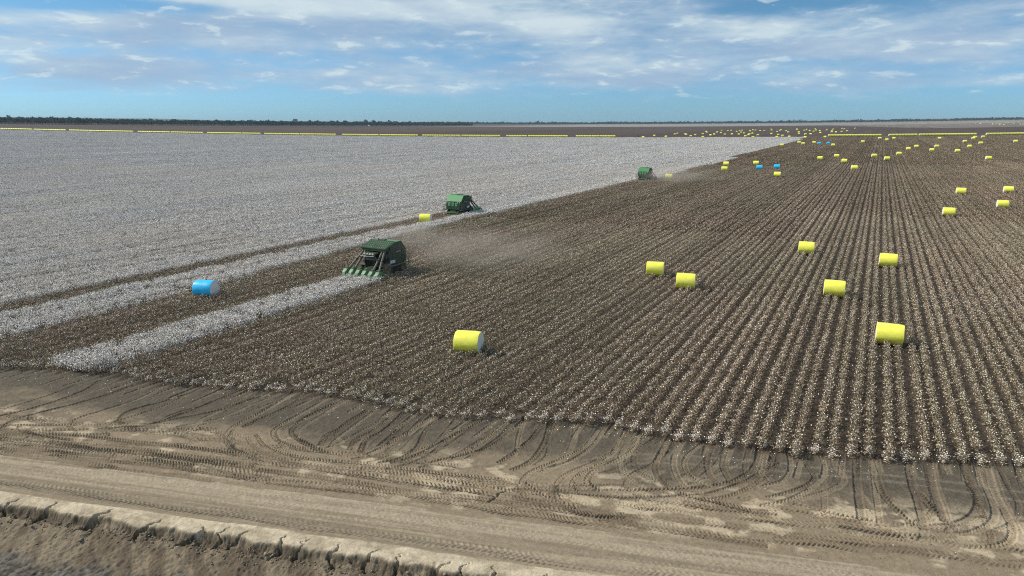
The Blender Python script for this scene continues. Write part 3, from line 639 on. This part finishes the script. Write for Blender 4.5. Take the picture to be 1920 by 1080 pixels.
    for sx in (-.88, .88): m.tube([(sx, -3.37, 1.6), (sx, -3.58, 2.5), (sx, -3.32, 3.3)], .05, 6).tube([(sx, -2.45, 1.6), (sx, -2.45, 3.3)], .04, 6)
    m.box((0, -2.6, 1.55), (1.9, 1.9, .14)); m.build("cab_frame", gd, cabm)
    MB().box((0, -2.6, 3.38), (2.0, 2.0, .16)).build("cab_roof", gd, cabm, bevel=.05)
    MB().box((0, -3.62, 3.30), (1.9, .12, .09)).box((-1.15, -3.5, 3.02), (1.2, .08, .07)).tube([(-.9, -3.75, 3.0), (.9, -3.75, 3.12)], .03, 6).build("light_bar", cream, cabm)
    for x in (-.7, -.25, .25, .7): MB().box((x, -3.7, 3.42), (.2, .1, .14)).build("work_lamp", lampm, cabm)
    for sx in (-1, 1): MB().tube([(sx * .9, -3.4, 3.1), (sx * 1.35, -3.75, 2.9)], .025, 6).box((sx * 1.4, -3.78, 2.7), (.22, .06, .42)).build("mirror", blk, cabm)
    # air ducts from the picking units up to the chamber
    for x in (-2.75, -1.75, 1.75, 2.75):
        sx = 1 if x > 0 else -1
        d = MB().tube([(x, -5.05, 1.05), (x * .95, -4.6, 1.65), (sx * (abs(x) * .45 + .72), -2.75, 3.3), (sx * (abs(x) * .40 + .82), -2.3, 3.75)], .15, 10).build("air_duct", gry, root, smooth=True)
        MB().tube([((x * .95 + sx * (abs(x) * .45 + .72)) / 2, -3.72, 2.43), ((x * .95 + sx * (abs(x) * .45 + .72)) / 2, -3.62, 2.53)], .18, 10).build("duct_clamp", blk, d)
    # picking head
    MB().box((0, -4.6, .95), (6.9, .28, .3)).box((0, -4.2, .8), (4.0, .5, .2)).tube([(-3.4, -4.9, 1.28), (3.4, -4.9, 1.28)], .045, 8).build("toolbar", g, root, bevel=.02)
    for sx in (-1.15, 1.15): MB().tube([(sx, -4.5, .9), (sx, -2.6, 1.2)], .1, 8).build("lift_arm", g, root)
    for i in range(6):
        x = -2.88 + i * 1.15
        u = MB().prism([(-5.9, .28), (-5.85, 1.0), (-5.45, 1.4), (-4.72, 1.34), (-4.65, .28)], x - .30, x + .30).build("picking_unit", g, root, bevel=.03)
        MB().prism([(-6.05, .4), (-5.93, 1.0), (-5.80, 1.16), (-5.86, .4)], x - .25, x + .25).build("front_shield", gl, u, bevel=.03)
        for sx in (-1, 1): MB().tube([(x + sx * .3, -6.0, .5), (x + sx * .36, -6.75, .16)], .10, 6, .02).build("row_divider", gl, u)
        MB().box((x, -5.1, 1.55), (.3, .4, .2)).build("unit_cover", g, u, bevel=.03)
    # ladder on the machine's left, platform and tank
    m = MB()
    for z in (.6, .95, 1.3, 1.65): m.box((1.75, -3.15, z), (.75, .22, .05))
    for x in (1.38, 2.12): m.tube([(x, -3.25, .5), (x, -3.2, 1.7), (x, -3.2, 2.6)], .03, 6)
    m.tube([(1.38, -3.2, 2.6), (2.12, -3.2, 2.6)], .03, 6); m.build("ladder", gry, root)
    for sx in (-1, 1): MB().box((sx * 1.6, -2.6, 1.68), (1.3, 1.2, .07)).build("platform", gry, root)
    MB().tube([(-1.55, -2.75, 1.95), (-1.55, -1.85, 1.95)], .30, 14).build("water_tank", blk, root)
    # wheels
    for (x, y, r, w, n) in [(1.35, -2.1, .98, .55, 'front_wheel'), (2.0, -2.1, .98, .5, 'front_wheel'), (-1.35, -2.1, .98, .55, 'front_wheel'), (-2.0, -2.1, .98, .5, 'front_wheel'), (1.45, 1.95, .78, .5, 'rear_wheel'), (-1.45, 1.95, .78, .5, 'rear_wheel')]:
        h = w / 2; ty = MB().lathe([(-h * .8, r * .58), (-h, r * .75), (-h * .92, r * .95), (-h * .6, r), (h * .6, r), (h * .92, r * .95), (h, r * .75), (h * .8, r * .58)], (x, y, r), 26).build(n, rub, root, smooth=True)
        m = MB()
        for q in range(20):
            a = q * math.pi / 10
            for sx in (-1, 1): m.add([(x + sx * u_ * h, y + (r + e) * math.cos(a + da), r + (r + e) * math.sin(a + da)) for u_, da in ((.05, 0), (.95, .13), (.95, .21), (.05, .08)) for e in (-.01, .045)], [(0, 2, 4, 6), (1, 3, 5, 7), (0, 1, 3, 2), (2, 3, 5, 4), (4, 5, 7, 6), (6, 7, 1, 0)])
        m.build("tread_lug", rub, ty)
        MB().lathe([(-h * .5, .02), (-h * .5, r * .25), (-h * .72, r * .5), (-h * .8, r * .6), (h * .8, r * .6), (h * .72, r * .5), (h * .5, r * .25), (h * .5, .02)], (x, y, r), 20).build("rim", yel, ty)
    # rear: gate with three pale cooling louvres, beacon posts, module handler cradle
    MB().box((0, 2.46, 2.1), (3.7, .18, 1.0)).build("rear_gate", gd, root, bevel=.03)
    for x in (-.95, .05, 1.0):
        MB().prism([(2.35, 2.35), (2.58, 2.35), (2.62, 2.6), (2.46, 3.15), (2.3, 3.15)], x - .27, x + .27).build("gate_panel", gl, root, bevel=.03)
        MB().box((x + .02, 2.56, 2.78), (.22, .1, .56)).build("panel_louvre", g, root)
    MB().box((0, 2.3, 3.36), (4.14, .16, .12)).build("rear_beam", gd, root)
    for x in (-1.75, -1.3, 1.45, 1.8): MB().box((x, 2.42, 3.24), (.17, .08, .15)).build("rear_lamp", lampm, root)
    m = MB()
    for x in (-1.5, 1.5): m.tube([(x, 2.3, 1.3), (x, 2.9, .8), (x, 3.5, .95)], .09, 8)
    for y, z in ((2.6, 1.05), (2.95, .82), (3.25, .88), (3.5, .97)): m.tube([(-1.5, y, z), (1.5, y, z)], .07, 8)
    m.build("module_handler", g, root)
    m = MB().tube([(2.3, 2.6, 1.0), (2.3, 2.6, 2.05), (2.75, 2.6, 2.2), (2.75, 2.6, 1.1), (2.3, 2.6, 1.0)], .04, 6)
    for z in (1.25, 1.5, 1.75): m.tube([(2.3, 2.6, z), (2.75, 2.6, z + .1)], .03, 6)
    m.build("rear_ladder", gl, root)
    MB().tube([(-1.2, .1, 4.5), (-1.2, .1, 4.95)], .07, 8).build("exhaust_pipe", blk, root)
    return root
P1X, P1Y = -57.8, 72.6
pk1 = make_picker("cotton_picker", (P1X, P1Y, 0), 0.0, .32, "nearest dusty green cotton picker driving toward the viewer into a white cotton strip")
P2X, P2Y = -81.0, 128.2
pk2 = make_picker("cotton_picker", (P2X, P2Y, float(terrain(P2X, P2Y))), math.pi, .08, "bright green roofed cotton picker seen from behind, ahead of a single yellow bale")
P3X, P3Y = -72.6, 238.5
pk3 = copy_tree(pk2); pk3.location = (P3X, P3Y, float(terrain(P3X, P3Y))); pk3['label'] = "farthest and smallest green cotton picker, trailing dust at the edge of the white crop"

# ------------------------------------------------------------------ round cotton bales
def bale_mats(c, nm):
    m, t, b = new_mat(nm); tc = t.n('ShaderNodeTexCoord'); p = tc.outputs['Object']
    n1 = t.noise(p, 1.3, 5, .6); n2 = t.noise(p, 14, 3, .6)
    k = t.m('ADD', .84, t.m('MULTIPLY', n1, .32)); s_ = t.n('ShaderNodeVectorMath', operation='SCALE'); s_.inputs[0].default_value = c; t.put(s_.inputs['Scale'], k)
    t.put(b.inputs['Base Color'], s_.outputs[0]); b.inputs['Roughness'].default_value = .34; b.inputs['Specular IOR Level'].default_value = .5
    bp = t.n('ShaderNodeBump'); bp.inputs['Strength'].default_value = .6; bp.inputs['Distance'].default_value = .07; t.put(bp.inputs['Height'], t.m('ADD', n1, t.m('MULTIPLY', n2, .25))); t.put(b.inputs['Normal'], bp.outputs[0])
    return m
YEL = bale_mats((.96, .92, .115), "yellow_wrap"); BLU = bale_mats((.03, .56, .92), "blue_wrap")
COT, t, b = new_mat("packed_cotton"); tc = t.n('ShaderNodeTexCoord'); n_ = t.noise(tc.outputs['Object'], 5, 6, .65)
t.put(b.inputs['Base Color'], t.mix(n_, (.62, .58, .52), (.82, .80, .77))); b.inputs['Roughness'].default_value = .95
bp = t.n('ShaderNodeBump'); bp.inputs['Distance'].default_value = .08; t.put(bp.inputs['Height'], n_); t.put(b.inputs['Normal'], bp.outputs[0])
BL, BD = 2.2, 2.04
def bale_geo(seg, seed, ends=True, wrap=True):
    """x along the axle, sits on z = 0; slightly slumped and creased"""
    rg2 = np.random.default_rng(seed); m = MB(); R0 = BD / 2; w = rg2.uniform(0, 6, 6)
    def rad(a, x):
        low = max(0.0, -math.sin(a)); k = R0 * (1 - .055 * low ** 3) * (1 + .010 * math.sin(3 * a + w[0]) + .006 * math.sin(7 * a + w[1] + 2 * x) + .004 * math.sin(13 * a + w[2] - 3 * x))
        return k * (1 - .035 * abs(x / (BL / 2)) ** 6)
    xs = [-1, -.93, -.6, -.2, .2, .6, .93, 1] if seg > 20 else [-1, 0, 1]
    if wrap:
        V = []; F = []; n = len(xs) + (2 if ends is None else 0)
        for q in range(seg):
            a = q * 2 * math.pi / seg
            for x in xs: r = rad(a, x * BL / 2) ; V.append((x * BL / 2 + .012 * math.sin(5 * a + w[3]) * (abs(x) > .9), r * math.cos(a), R0 * .985 + r * math.sin(a)))
        n = len(xs)
        for q in range(seg):
            for i in range(n - 1): F.append((q * n + i, ((q + 1) % seg) * n + i, ((q + 1) % seg) * n + i + 1, q * n + i + 1))
        m.add(V, F)
        if seg > 20:      # turned-in lip at each end
            for sx in (-1, 1):
                V = []; F = []
                for q in range(seg):
                    a = q * 2 * math.pi / seg; r = rad(a, sx * BL / 2)
                    for k, dx in ((1, 0), (.985, .02), (.955 + .008 * math.sin(9 * a + w[4]), -.005)): V.append((sx * (BL / 2 + dx) + .012 * math.sin(5 * a + w[3]), r * k * math.cos(a), R0 * .985 + r * k * math.sin(a)))
                for q in range(seg):
                    for i in range(2): F.append((q * 3 + i, ((q + 1) % seg) * 3 + i, ((q + 1) % seg) * 3 + i + 1, q * 3 + i + 1))
                m.add(V, F)
    return m, rad
def end_geo(seg, seed, sx, rad):
    R0 = BD / 2; V = [(sx * (BL / 2 + .04), 0, R0 * .985)]; F = []; rings = (.35, .7, .96); rg2 = np.random.default_rng(seed + 5)
    for k in rings:
        for q in range(seg):
            a = q * 2 * math.pi / seg; r = rad(a, sx * BL / 2) * k; V.append((sx * (BL / 2 + (.05 if k < .9 else .004) * (1 - k * .6) + rg2.uniform(-.012, .012)), r * math.cos(a), R0 * .985 + r * math.sin(a)))
    for q in range(seg): F.append((0, 1 + q, 1 + (q + 1) % seg))
    for j in range(2):
        for q in range(seg): F.append((1 + j * seg + q, 1 + (j + 1) * seg + q, 1 + (j + 1) * seg + (q + 1) % seg, 1 + j * seg + (q + 1) % seg))
    return MB().add(V, F)
near_protos = {}
def bale_proto(colr, k):
    if (colr, k) not in near_protos:
        seed = 40 + k; m, rad = bale_geo(44, seed)
        me = []
        for nm, mb, mt in (("wrap", m, YEL if colr == 'yellow' else BLU), ("cotton_end", end_geo(44, seed, -1, rad), COT), ("cotton_end", end_geo(44, seed + 1, 1, rad), COT)):
            o = mb.build(nm, mt, None, smooth=True); me.append((nm, o.data)); bpy.data.objects.remove(o)
        near_protos[(colr, k)] = me
    return near_protos[(colr, k)]
def far_mesh(colr):
    m, rad = bale_geo(16, 3); nf = len(m.f)
    for sx in (-1, 1): m.add([(sx * BL / 2, rad(q * math.pi / 8, BL / 2) * math.cos(q * math.pi / 8), BD / 2 * .985 + rad(q * math.pi / 8, BL / 2) * math.sin(q * math.pi / 8)) for q in range(16)], [tuple(range(16))])
    o = m.build("cotton_bale", YEL if colr == 'yellow' else BLU); me = o.data; me.materials.append(COT)
    for p in me.polygons:
        if len(p.vertices) > 4: p.material_index = 1
        else: p.use_smooth = True
    bpy.data.objects.remove(o); return me
FARM = {'yellow': far_mesh('yellow'), 'blue': far_mesh('blue')}
nbale = [0]
G_NEAR = "round cotton bales lying on the picked field"
def near_bale(px, py, rz, colr, label, off=.5, back=.75, tilt=0.0):
    x, y, z = ground_at(px, py, off); d = Vector((x, y)).normalized(); x += d.x * back; y += d.y * back
    k = nbale[0] % 5; nbale[0] += 1
    o = empty("cotton_bale", (x, y, float(terrain(x, y)) + .02), R(rz), label, "cotton bale", G_NEAR); q_ = 1.0 + .2 * min(1, max(0, (math.hypot(x, y) - 180) / 350)); o.scale = (q_, q_, q_)
    for nm, me in bale_proto(colr, k): link(nm, me, o)
    return o
def far_bale(x, y, rz, colr, label, group):
    o = link("cotton_bale", FARM[colr]); D_ = math.hypot(x, y); q_ = 1.42 if 'lines' in group else 1.0 + .33 * min(1, max(0, (D_ - 300) / 500)); o.scale = (q_, q_, q_); o.location = (x, y, float(terrain(x, y)) + .05); o.rotation_euler.z = rz
    return tag(o, label, "cotton bale", group)
NEARB = [(879, 657, 13, 'yellow', "yellow bale nearest the dirt headland, alone left of the deep furrows, blue-shaded end showing"),
 (1666, 641, 1, 'yellow', "largest-looking yellow bale, nearest on the straight deep furrows, standing between dark rows"),
 (1563, 552, 4, 'yellow', "yellow bale just beyond and left of the nearest bale on the deep furrows"),
 (1285, 538, 12, 'yellow', "right-hand and nearer bale of the close yellow pair in mid field"),
 (1228, 514, 13, 'yellow', "left-hand and farther bale of the close yellow pair in mid field"),
 (1511, 473, 5, 'yellow', "yellow bale on the deep furrows, leftmost of the three standing beyond the closest one"),
 (1664, 497, 1, 'yellow', "yellow bale directly beyond the nearest furrow bale on the same rows"),
 (1778, 403, 3, 'yellow', "yellow bale nearest of the four grouped at the upper right of the field"),
 (1801, 363, 2, 'yellow', "yellow bale upper left of the four grouped at the right of the field"),
 (1879, 388, 3, 'yellow', "yellow bale lower right of the four grouped near the picture's right side"),
 (1890, 360, 2, 'yellow', "yellow bale upper right of the four grouped near the picture's right side"),
 (798, 416, 22, 'yellow', "yellow bale dropped in the picked lane behind the green roofed picker"),
 (1254, 335, 10, 'yellow', "yellow bale on the crop edge just right of the farthest picker"),
 (387, 552, 20, 'blue', "large blue bale with shaded end on the brown lane between two white strips")]
for b_ in NEARB: near_bale(*b_)
z4 = lambda x, y: (1160 + x / 5.053, 220 + y / 5.053)
z5 = lambda x, y: (1540 + x / 5.053, 220 + y / 5.053)
ORD = ["", "first", "second", "third", "fourth", "fifth", "sixth", "seventh", "eighth", "ninth", "tenth", "eleventh", "twelfth", "thirteenth", "fourteenth", "fifteenth", "sixteenth", "seventeenth", "eighteenth", "nineteenth"]
def ordn(n):
    if n < 20: return ORD[n]
    if n >= 100: return "hundred-and-" + ordn(n - 100) if n > 100 else "hundredth"
    T = ["", "", "twent", "thirt", "fort", "fift", "sixt", "sevent", "eight", "ninet"][n // 10]
    return T + "ieth" if n % 10 == 0 else T + "y-" + ORD[n % 10]
MID = [(z4(*p), 'yellow') for p in [(1545,280),(1708,255),(1745,267),(1849,256),(1017,467),(1000,518),(1300,460),(1501,574),(1905,412)]] + \
      [(z5(*p), 'yellow') for p in [(33,200),(110,280),(391,248),(552,213),(617,229),(684,214),(1118,215),(1358,245),(1437,215),(1455,203),(1530,200),(1508,262),(1402,293),(1837,245),(142,390),(214,440),(309,507),(497,387),(619,415),(733,367),(821,319),(898,294),(1044,330),(1091,293),(1287,340),(1580,412)]]
indiv = 0
MID.sort(key=lambda q: q[0][0])
for i, (p, c_) in enumerate(MID):
    x, y, z = ground_at(p[0], p[1] - .5)
    rz = R(4 + random.uniform(-4, 8))
    if y * CT - x * ST < 640:
        o = near_bale(p[0], p[1] - .5, math.degrees(rz), c_, "small yellow bale on picked rows short of the bale line, %s from the left" % ordn(i + 1), off=0, back=.3)
        o['group'] = "smaller yellow bales scattered over the picked rows"
    else: far_bale(x, y, rz, c_, "small yellow bale on picked rows short of the bale line, %s from the left" % ordn(i + 1), "smaller yellow bales scattered over the picked rows")
    indiv += 1
for p, lb in [(z4(1331, 505), "left-hand bale of the nearer blue pair on the far picked rows"), (z4(1496, 497), "right-hand bale of the nearer blue pair on the far picked rows"),
              (z4(1898, 264), "left-hand bale of the farther tiny blue pair close to the bale line"), (z5(65, 262), "right-hand bale of the farther tiny blue pair close to the bale line")]:
    o = near_bale(p[0], p[1] - .5, 6, 'blue', lb, off=0, back=.3); o['group'] = "small blue bales on the far picked rows"; indiv += 1
FAR = [z4(*p) for p in [(232,200),(338,184),(448,193),(531,170),(555,162),(628,170),(640,172),(682,188),(724,176),(796,165),(796,198),(827,142),(835,150),(870,178),(905,170),(933,149),(968,155),(974,131),(1005,172),(1034,134),(1065,133),(1072,169),(1117,144),(1137,171),(1146,135),(1170,130),(1160,151),(1186,160),(1199,188),(1230,176),(1238,167),(1245,137),(1267,161),(1271,126),(1271,202),(1296,129),(1318,177),(1340,134),(1380,133),(1445,119),(1450,130),(1446,165),(1497,198),(1501,144),(1510,175),(1528,131),(1537,124),(1551,185),(1587,136),(1606,148),(1614,195),(1688,117),(1689,125),(1705,148),(1707,163),(1758,131),(1768,170),(1766,200),(1780,121),(1809,134),(1818,168),(1848,141),(1862,117),(1869,129),(1905,136),(1910,155)]] + \
      [z5(*p) for p in [(50,128),(112,120),(100,134),(98,147),(137,149),(191,143),(194,112),(218,116),(243,136),(320,110)]]
FAR.sort()
for i, p in enumerate(FAR):
    x, y, z = ground_at(p[0], p[1]); far_bale(x, y, R(random.uniform(-8, 20)), 'yellow', "tiny yellow bale beyond the white cotton, %s from the left in the far scatter" % ordn(i + 1), "far scatter of bales beyond the white cotton"); indiv += 1
FR = sorted([z5(*p) for p in [(1462,60),(1505,64),(1512,60),(1622,70),(1622,62),(1655,62),(1690,72),(1700,68),(1728,76),(1742,57),(1770,55),(1803,52),(1822,62),(1870,50),(1885,70),(1912,70),(1682,62)]])
for i, p in enumerate(FR):
    x, y, z = ground_at(p[0], p[1]); far_bale(x, y, R(random.uniform(-8, 20)), 'yellow', "pale speck-sized bale at the far right horizon, %s from the left" % ordn(i + 1), "pale bales on the far right horizon"); indiv += 1
# bale lines along the far end of the field
SEG_L = [(0, 59), (62, 122), (128, 248), (257, 317), (319, 379), (387, 451), (453, 487), (494, 560), (561, 629), (640, 709), (711, 783), (791, 863), (865, 938), (949, 988), (990, 1065), (1080, 1155)]
SEG_R = [(1555, 1655), (1669, 1723), (1726, 1834), (1852, 1960)]
lineb = []
for side, segs in (('L', SEG_L), ('R', SEG_R)):
    for si, (a, b_) in enumerate(segs):
        xa, ya = hit_s(a, S_FAR + 5); xb, yb = hit_s(b_, S_FAR + 5); ta_, _ = ts(xa, ya); tb_, _ = ts(xb, yb)
        n = max(1, int((tb_ - ta_) / 3.45))
        for k in range(n):
            x, y = xy(ta_ + (k + .5) * (tb_ - ta_) / n + random.uniform(-.05, .05), S_FAR + 5 + random.uniform(-.15, .15))
            D = -x * math.sin(YAW) + y * math.cos(YAW); lineb.append((D, side, si, k, n, x, y))
lineb.sort(); room = 300 - indiv - len(NEARB); rest = MB(); fm = FARM['yellow']; fv = [tuple(v.co) for v in fm.vertices]; ff = [tuple(p.vertices) for p in fm.polygons]
nl = len(SEG_L)
for j, (D, side, si, k, n, x, y) in enumerate(lineb):
    rz = TA + random.uniform(-.02, .02)
    if j < room:
        if side == 'R': lb = "yellow bale, %s from the left in the %s bale line across the picked rows" % (ordn(k + 1), ordn(si + 1)); gp = "bale lines across the picked rows"
        else: lb = "yellow bale, %s from the right in the %s bale line behind the white cotton" % (ordn(n - k), "rightmost" if nl - si == 1 else ordn(nl - si) + " rightmost"); gp = "bale lines behind the white cotton"
        far_bale(x, y, rz, 'yellow', lb, gp)
    else:
        M = Matrix.Translation((x, y, float(terrain(x, y)) + .05)) @ Matrix.Rotation(rz, 4, 'Z') @ Matrix.Diagonal((1.42, 1.42, 1.42, 1)); rest.add([M @ Vector(v) for v in fv], ff)
o = rest.build("cotton_bale_lines", YEL); o.data.materials.append(COT)
for p in o.data.polygons:
    if len(p.vertices) > 4: p.material_index = 1
tag(o, "long far lines of yellow round cotton bales stretching to the left behind the white crop", "cotton bales", kind='stuff')
print("bales", indiv + len(NEARB), len(lineb))

# ------------------------------------------------------------------ tree belts
def tree_proto(rg, h, olive):
    X = []; Cc = []; A = []
    nl_ = rg.integers(4, 7)
    for i in range(nl_):
        c = np.array([rg.normal(0, h * .17), rg.normal(0, h * .17), h * rg.uniform(.42, .85)]); r = h * rg.uniform(.14, .24); n = 34
        v = rg.normal(size=(n, 3)); v /= np.linalg.norm(v, axis=1)[:, None]; v *= (rg.random(n) ** .4)[:, None] * r * np.array([1.15, 1.15, .8]); X.append(c + v)
        base = np.array([.030, .042, .026]) if not olive else np.array([.085, .088, .055])
        Cc.append(base * rg.uniform(.6, 1.5, n)[:, None] * rg.uniform(.8, 1.2)); A.append(np.full(n, h * .10) * rg.uniform(.6, 1.4, n))
    n = 5; X.append(np.c_[rg.normal(0, .25, n), rg.normal(0, .25, n), np.linspace(h * .05, h * .45, n)]); Cc.append(np.tile([[.13, .11, .09]], (n, 1))); A.append(np.full(n, h * .05))
    X = np.vstack(X); a = np.concatenate(A); b_ = a * rg.uniform(.6, 1.0, len(a)); b_[-5:] = h * .22
    return bits(X[:, 0], X[:, 1], X[:, 2], a, b_, np.vstack(Cc), rg)
def belt(name, pxs, ds, depth, rows, spc, h, label, olive, tall=.08):
    pr = [tree_proto(rg, h * rg.uniform(.8, 1.1), olive and rg.random() < .7) for _ in range(8)]; P = []
    px0 = pxs[0]
    for r_ in range(rows):
        px = px0 + rg.uniform(0, 3)
        while px < pxs[-1]:
            D = np.interp(px, pxs, ds) + depth * r_ / rows + rg.normal(0, depth / rows * .6); u = (px - 960) / FPX
            # plan position of this column at heading depth D
            Lx = u * D / math.cos(PITCH) * 1.0; x = -D * math.sin(YAW) + Lx * math.cos(YAW); y = D * math.cos(YAW) + Lx * math.sin(YAW); P.append((x, y))
            px += spc * FPX / D * rg.uniform(.5, 1.6)
    P = np.array(P); z = terrain(P[:, 0], P[:, 1]); n = len(P); s_ = rg.uniform(.7, 1.05, n); s_ = np.where(rg.random(n) < tall, s_ * 1.28, s_)
    big = fbm(P[:, 0] / 160, P[:, 1] / 160, 3, 77); s_ *= .8 + .4 * big
    o = crop_object(name, pr, np.c_[P, z], rg.integers(0, 8, n), np.c_[np.zeros(n), np.zeros(n), rg.uniform(0, 6.28, n)], np.c_[s_ * rg.uniform(.9, 1.3, n), s_ * 1.1, s_], label, "woodland")
    return o
belt("scrub_woodland", [-60, 0, 320, 640, 800, 890], [2120, 2150, 2700, 3400, 3900, 4300], 260, 9, 9, 24.0, "grey-green scrub woodland reading as one band along the left horizon", True, .05)
belt("far_woodland", [480, 900, 1400, 1980], [7200, 7000, 6300, 5400], 420, 7, 14, 25, "distant blue-grey tree line along the flat horizon beyond the fields", False, .08)

# ------------------------------------------------------------------ small far things
x, y, z = ground_at(692, 237.2); wht = solid("white_steel", (.8, .8, .78), .5, dust=.05)
sh = empty("shed", (x, y, z), .3, "tiny white shed in front of the far tree line, left of the picture's middle", "shed")
MB().box((0, 0, 1.9), (6, 5, 3.8)).build("wall", wht, sh); MB().prism([(-2.8, 3.75), (0, 4.9), (2.8, 3.75), (2.8, 3.85), (0, 5.05), (-2.8, 3.85)], -3.2, 3.2).build("roof", wht, sh)
MB().box((0, -2.53, 1.4), (2.4, .06, 2.8)).build("door", solid("shed_door", (.25, .25, .25)), sh)
x, y, z = ground_at(1196.5, 257.5); dk = solid("dark_machine", (.02, .018, .016), .5); rubb = solid("tractor_tyre", (.02, .02, .02), .8)
tr = empty("tractor", (x, y, z), R(24), "tiny dark tractor standing beyond the white crop, left of the first scattered bales", "tractor")
MB().prism([(-2.2, .8), (-2.2, 1.5), (-.6, 1.75), (-.6, .7)], -.45, .45).build("bonnet", dk, tr, bevel=.05)
MB().prism([(-.7, .9), (-.6, 2.7), (.8, 2.7), (.9, .9)], -.75, .75).build("cab", dk, tr, bevel=.04)
for (wx, wy, r) in ((1.05, .6, .85), (-1.05, .6, .85), (.85, -1.6, .55), (-.85, -1.6, .55)):
    MB().lathe([(-.22, .02), (-.24, r * .9), (-.15, r), (.15, r), (.24, r * .9), (.22, .02)], (wx, wy, r), 20).build("wheel", rubb, tr)
MB().tube([(.3, -1.2, 1.6), (.3, -1.2, 2.5)], .05, 8).build("exhaust_pipe", dk, tr)

# ------------------------------------------------------------------ air: dust raised by the pickers, thin haze
def dust_cloud(loc, radii, dens, label, rz=0.0, seed=0.0):
    bm = bmesh.new(); bmesh.ops.create_icosphere(bm, subdivisions=3, radius=1.0); me = bpy.data.meshes.new("dust_cloud"); bm.to_mesh(me); bm.free()
    o = link("dust_cloud", me); o.location = loc; o.scale = radii; o.rotation_euler.z = rz; tag(o, label, "dust", kind='stuff')
    m = bpy.data.materials.new("dust"); m.use_nodes = True; m.node_tree.nodes.clear(); t = NT(m.node_tree)
    v = t.n('ShaderNodeVolumePrincipled'); out = t.n('ShaderNodeOutputMaterial'); t.nt.links.new(v.outputs[0], out.inputs['Volume'])
    tc = t.n('ShaderNodeTexCoord'); p = tc.outputs['Object']; ln = t.n('ShaderNodeVectorMath', operation='LENGTH'); t.put(ln.inputs[0], p)
    fall = t.m('SUBTRACT', 1.0, t.ramp(ln.outputs['Value'], .15, .98)); ofs = t.n('ShaderNodeVectorMath', operation='ADD'); t.put(ofs.inputs[0], p); ofs.inputs[1].default_value = (seed, 0, 0)
    nz = t.ramp(t.noise(ofs.outputs[0], 2.2, 4, .6, dist=.4), .36, .72)
    t.put(v.inputs['Density'], t.m('MULTIPLY', t.m('MULTIPLY', t.m('MULTIPLY', fall, fall), nz), dens)); v.inputs['Color'].default_value = (.80, .71, .60, 1); v.inputs['Anisotropy'].default_value = .1
    me.materials.append(m); return o
dust_cloud((P1X + 11.0, P1Y + 7.0, 3.0), (18, 13, 5.0), .10, "pale brown dust drifting behind and right of the nearest cotton picker", R(30), 1.0)
dust_cloud((P1X + 2.0, P1Y + 5.0, 4.6), (9.5, 5.5, 3.2), .24, "thin pale dust curling over the nearest picker's roof", R(20), 6.0)
dust_cloud((P3X + 13, P3Y - 4, 3.0), (20, 22, 5.5), .075, "thin dust veil trailing over picked rows right of the farthest picker", 0.0, 3.0)
hz_b = MB().box((-2000, 4000, 29.0), (19000, 12500, 0)); me = bpy.data.meshes.new("haze")
bm = bmesh.new(); bmesh.ops.create_cube(bm, size=1.0)
ztop = 105.0; zbot = -6.0
for v_ in bm.verts: v_.co = Vector((v_.co.x * 19000 - 2500, v_.co.y * 16500 + 3500, zbot if v_.co.z < 0 else ztop))
bm.to_mesh(me); bm.free(); hz = link("haze", me); tag(hz, "thin blue-grey air over the whole plain", "haze", kind='stuff')
m = bpy.data.materials.new("haze_air"); m.use_nodes = True; m.node_tree.nodes.clear(); t = NT(m.node_tree)
v = t.n('ShaderNodeVolumePrincipled'); out = t.n('ShaderNodeOutputMaterial'); t.nt.links.new(v.outputs[0], out.inputs['Volume'])
v.inputs['Density'].default_value = 0.000035; v.inputs['Color'].default_value = (.60, .85, 1.0, 1); me.materials.append(m)
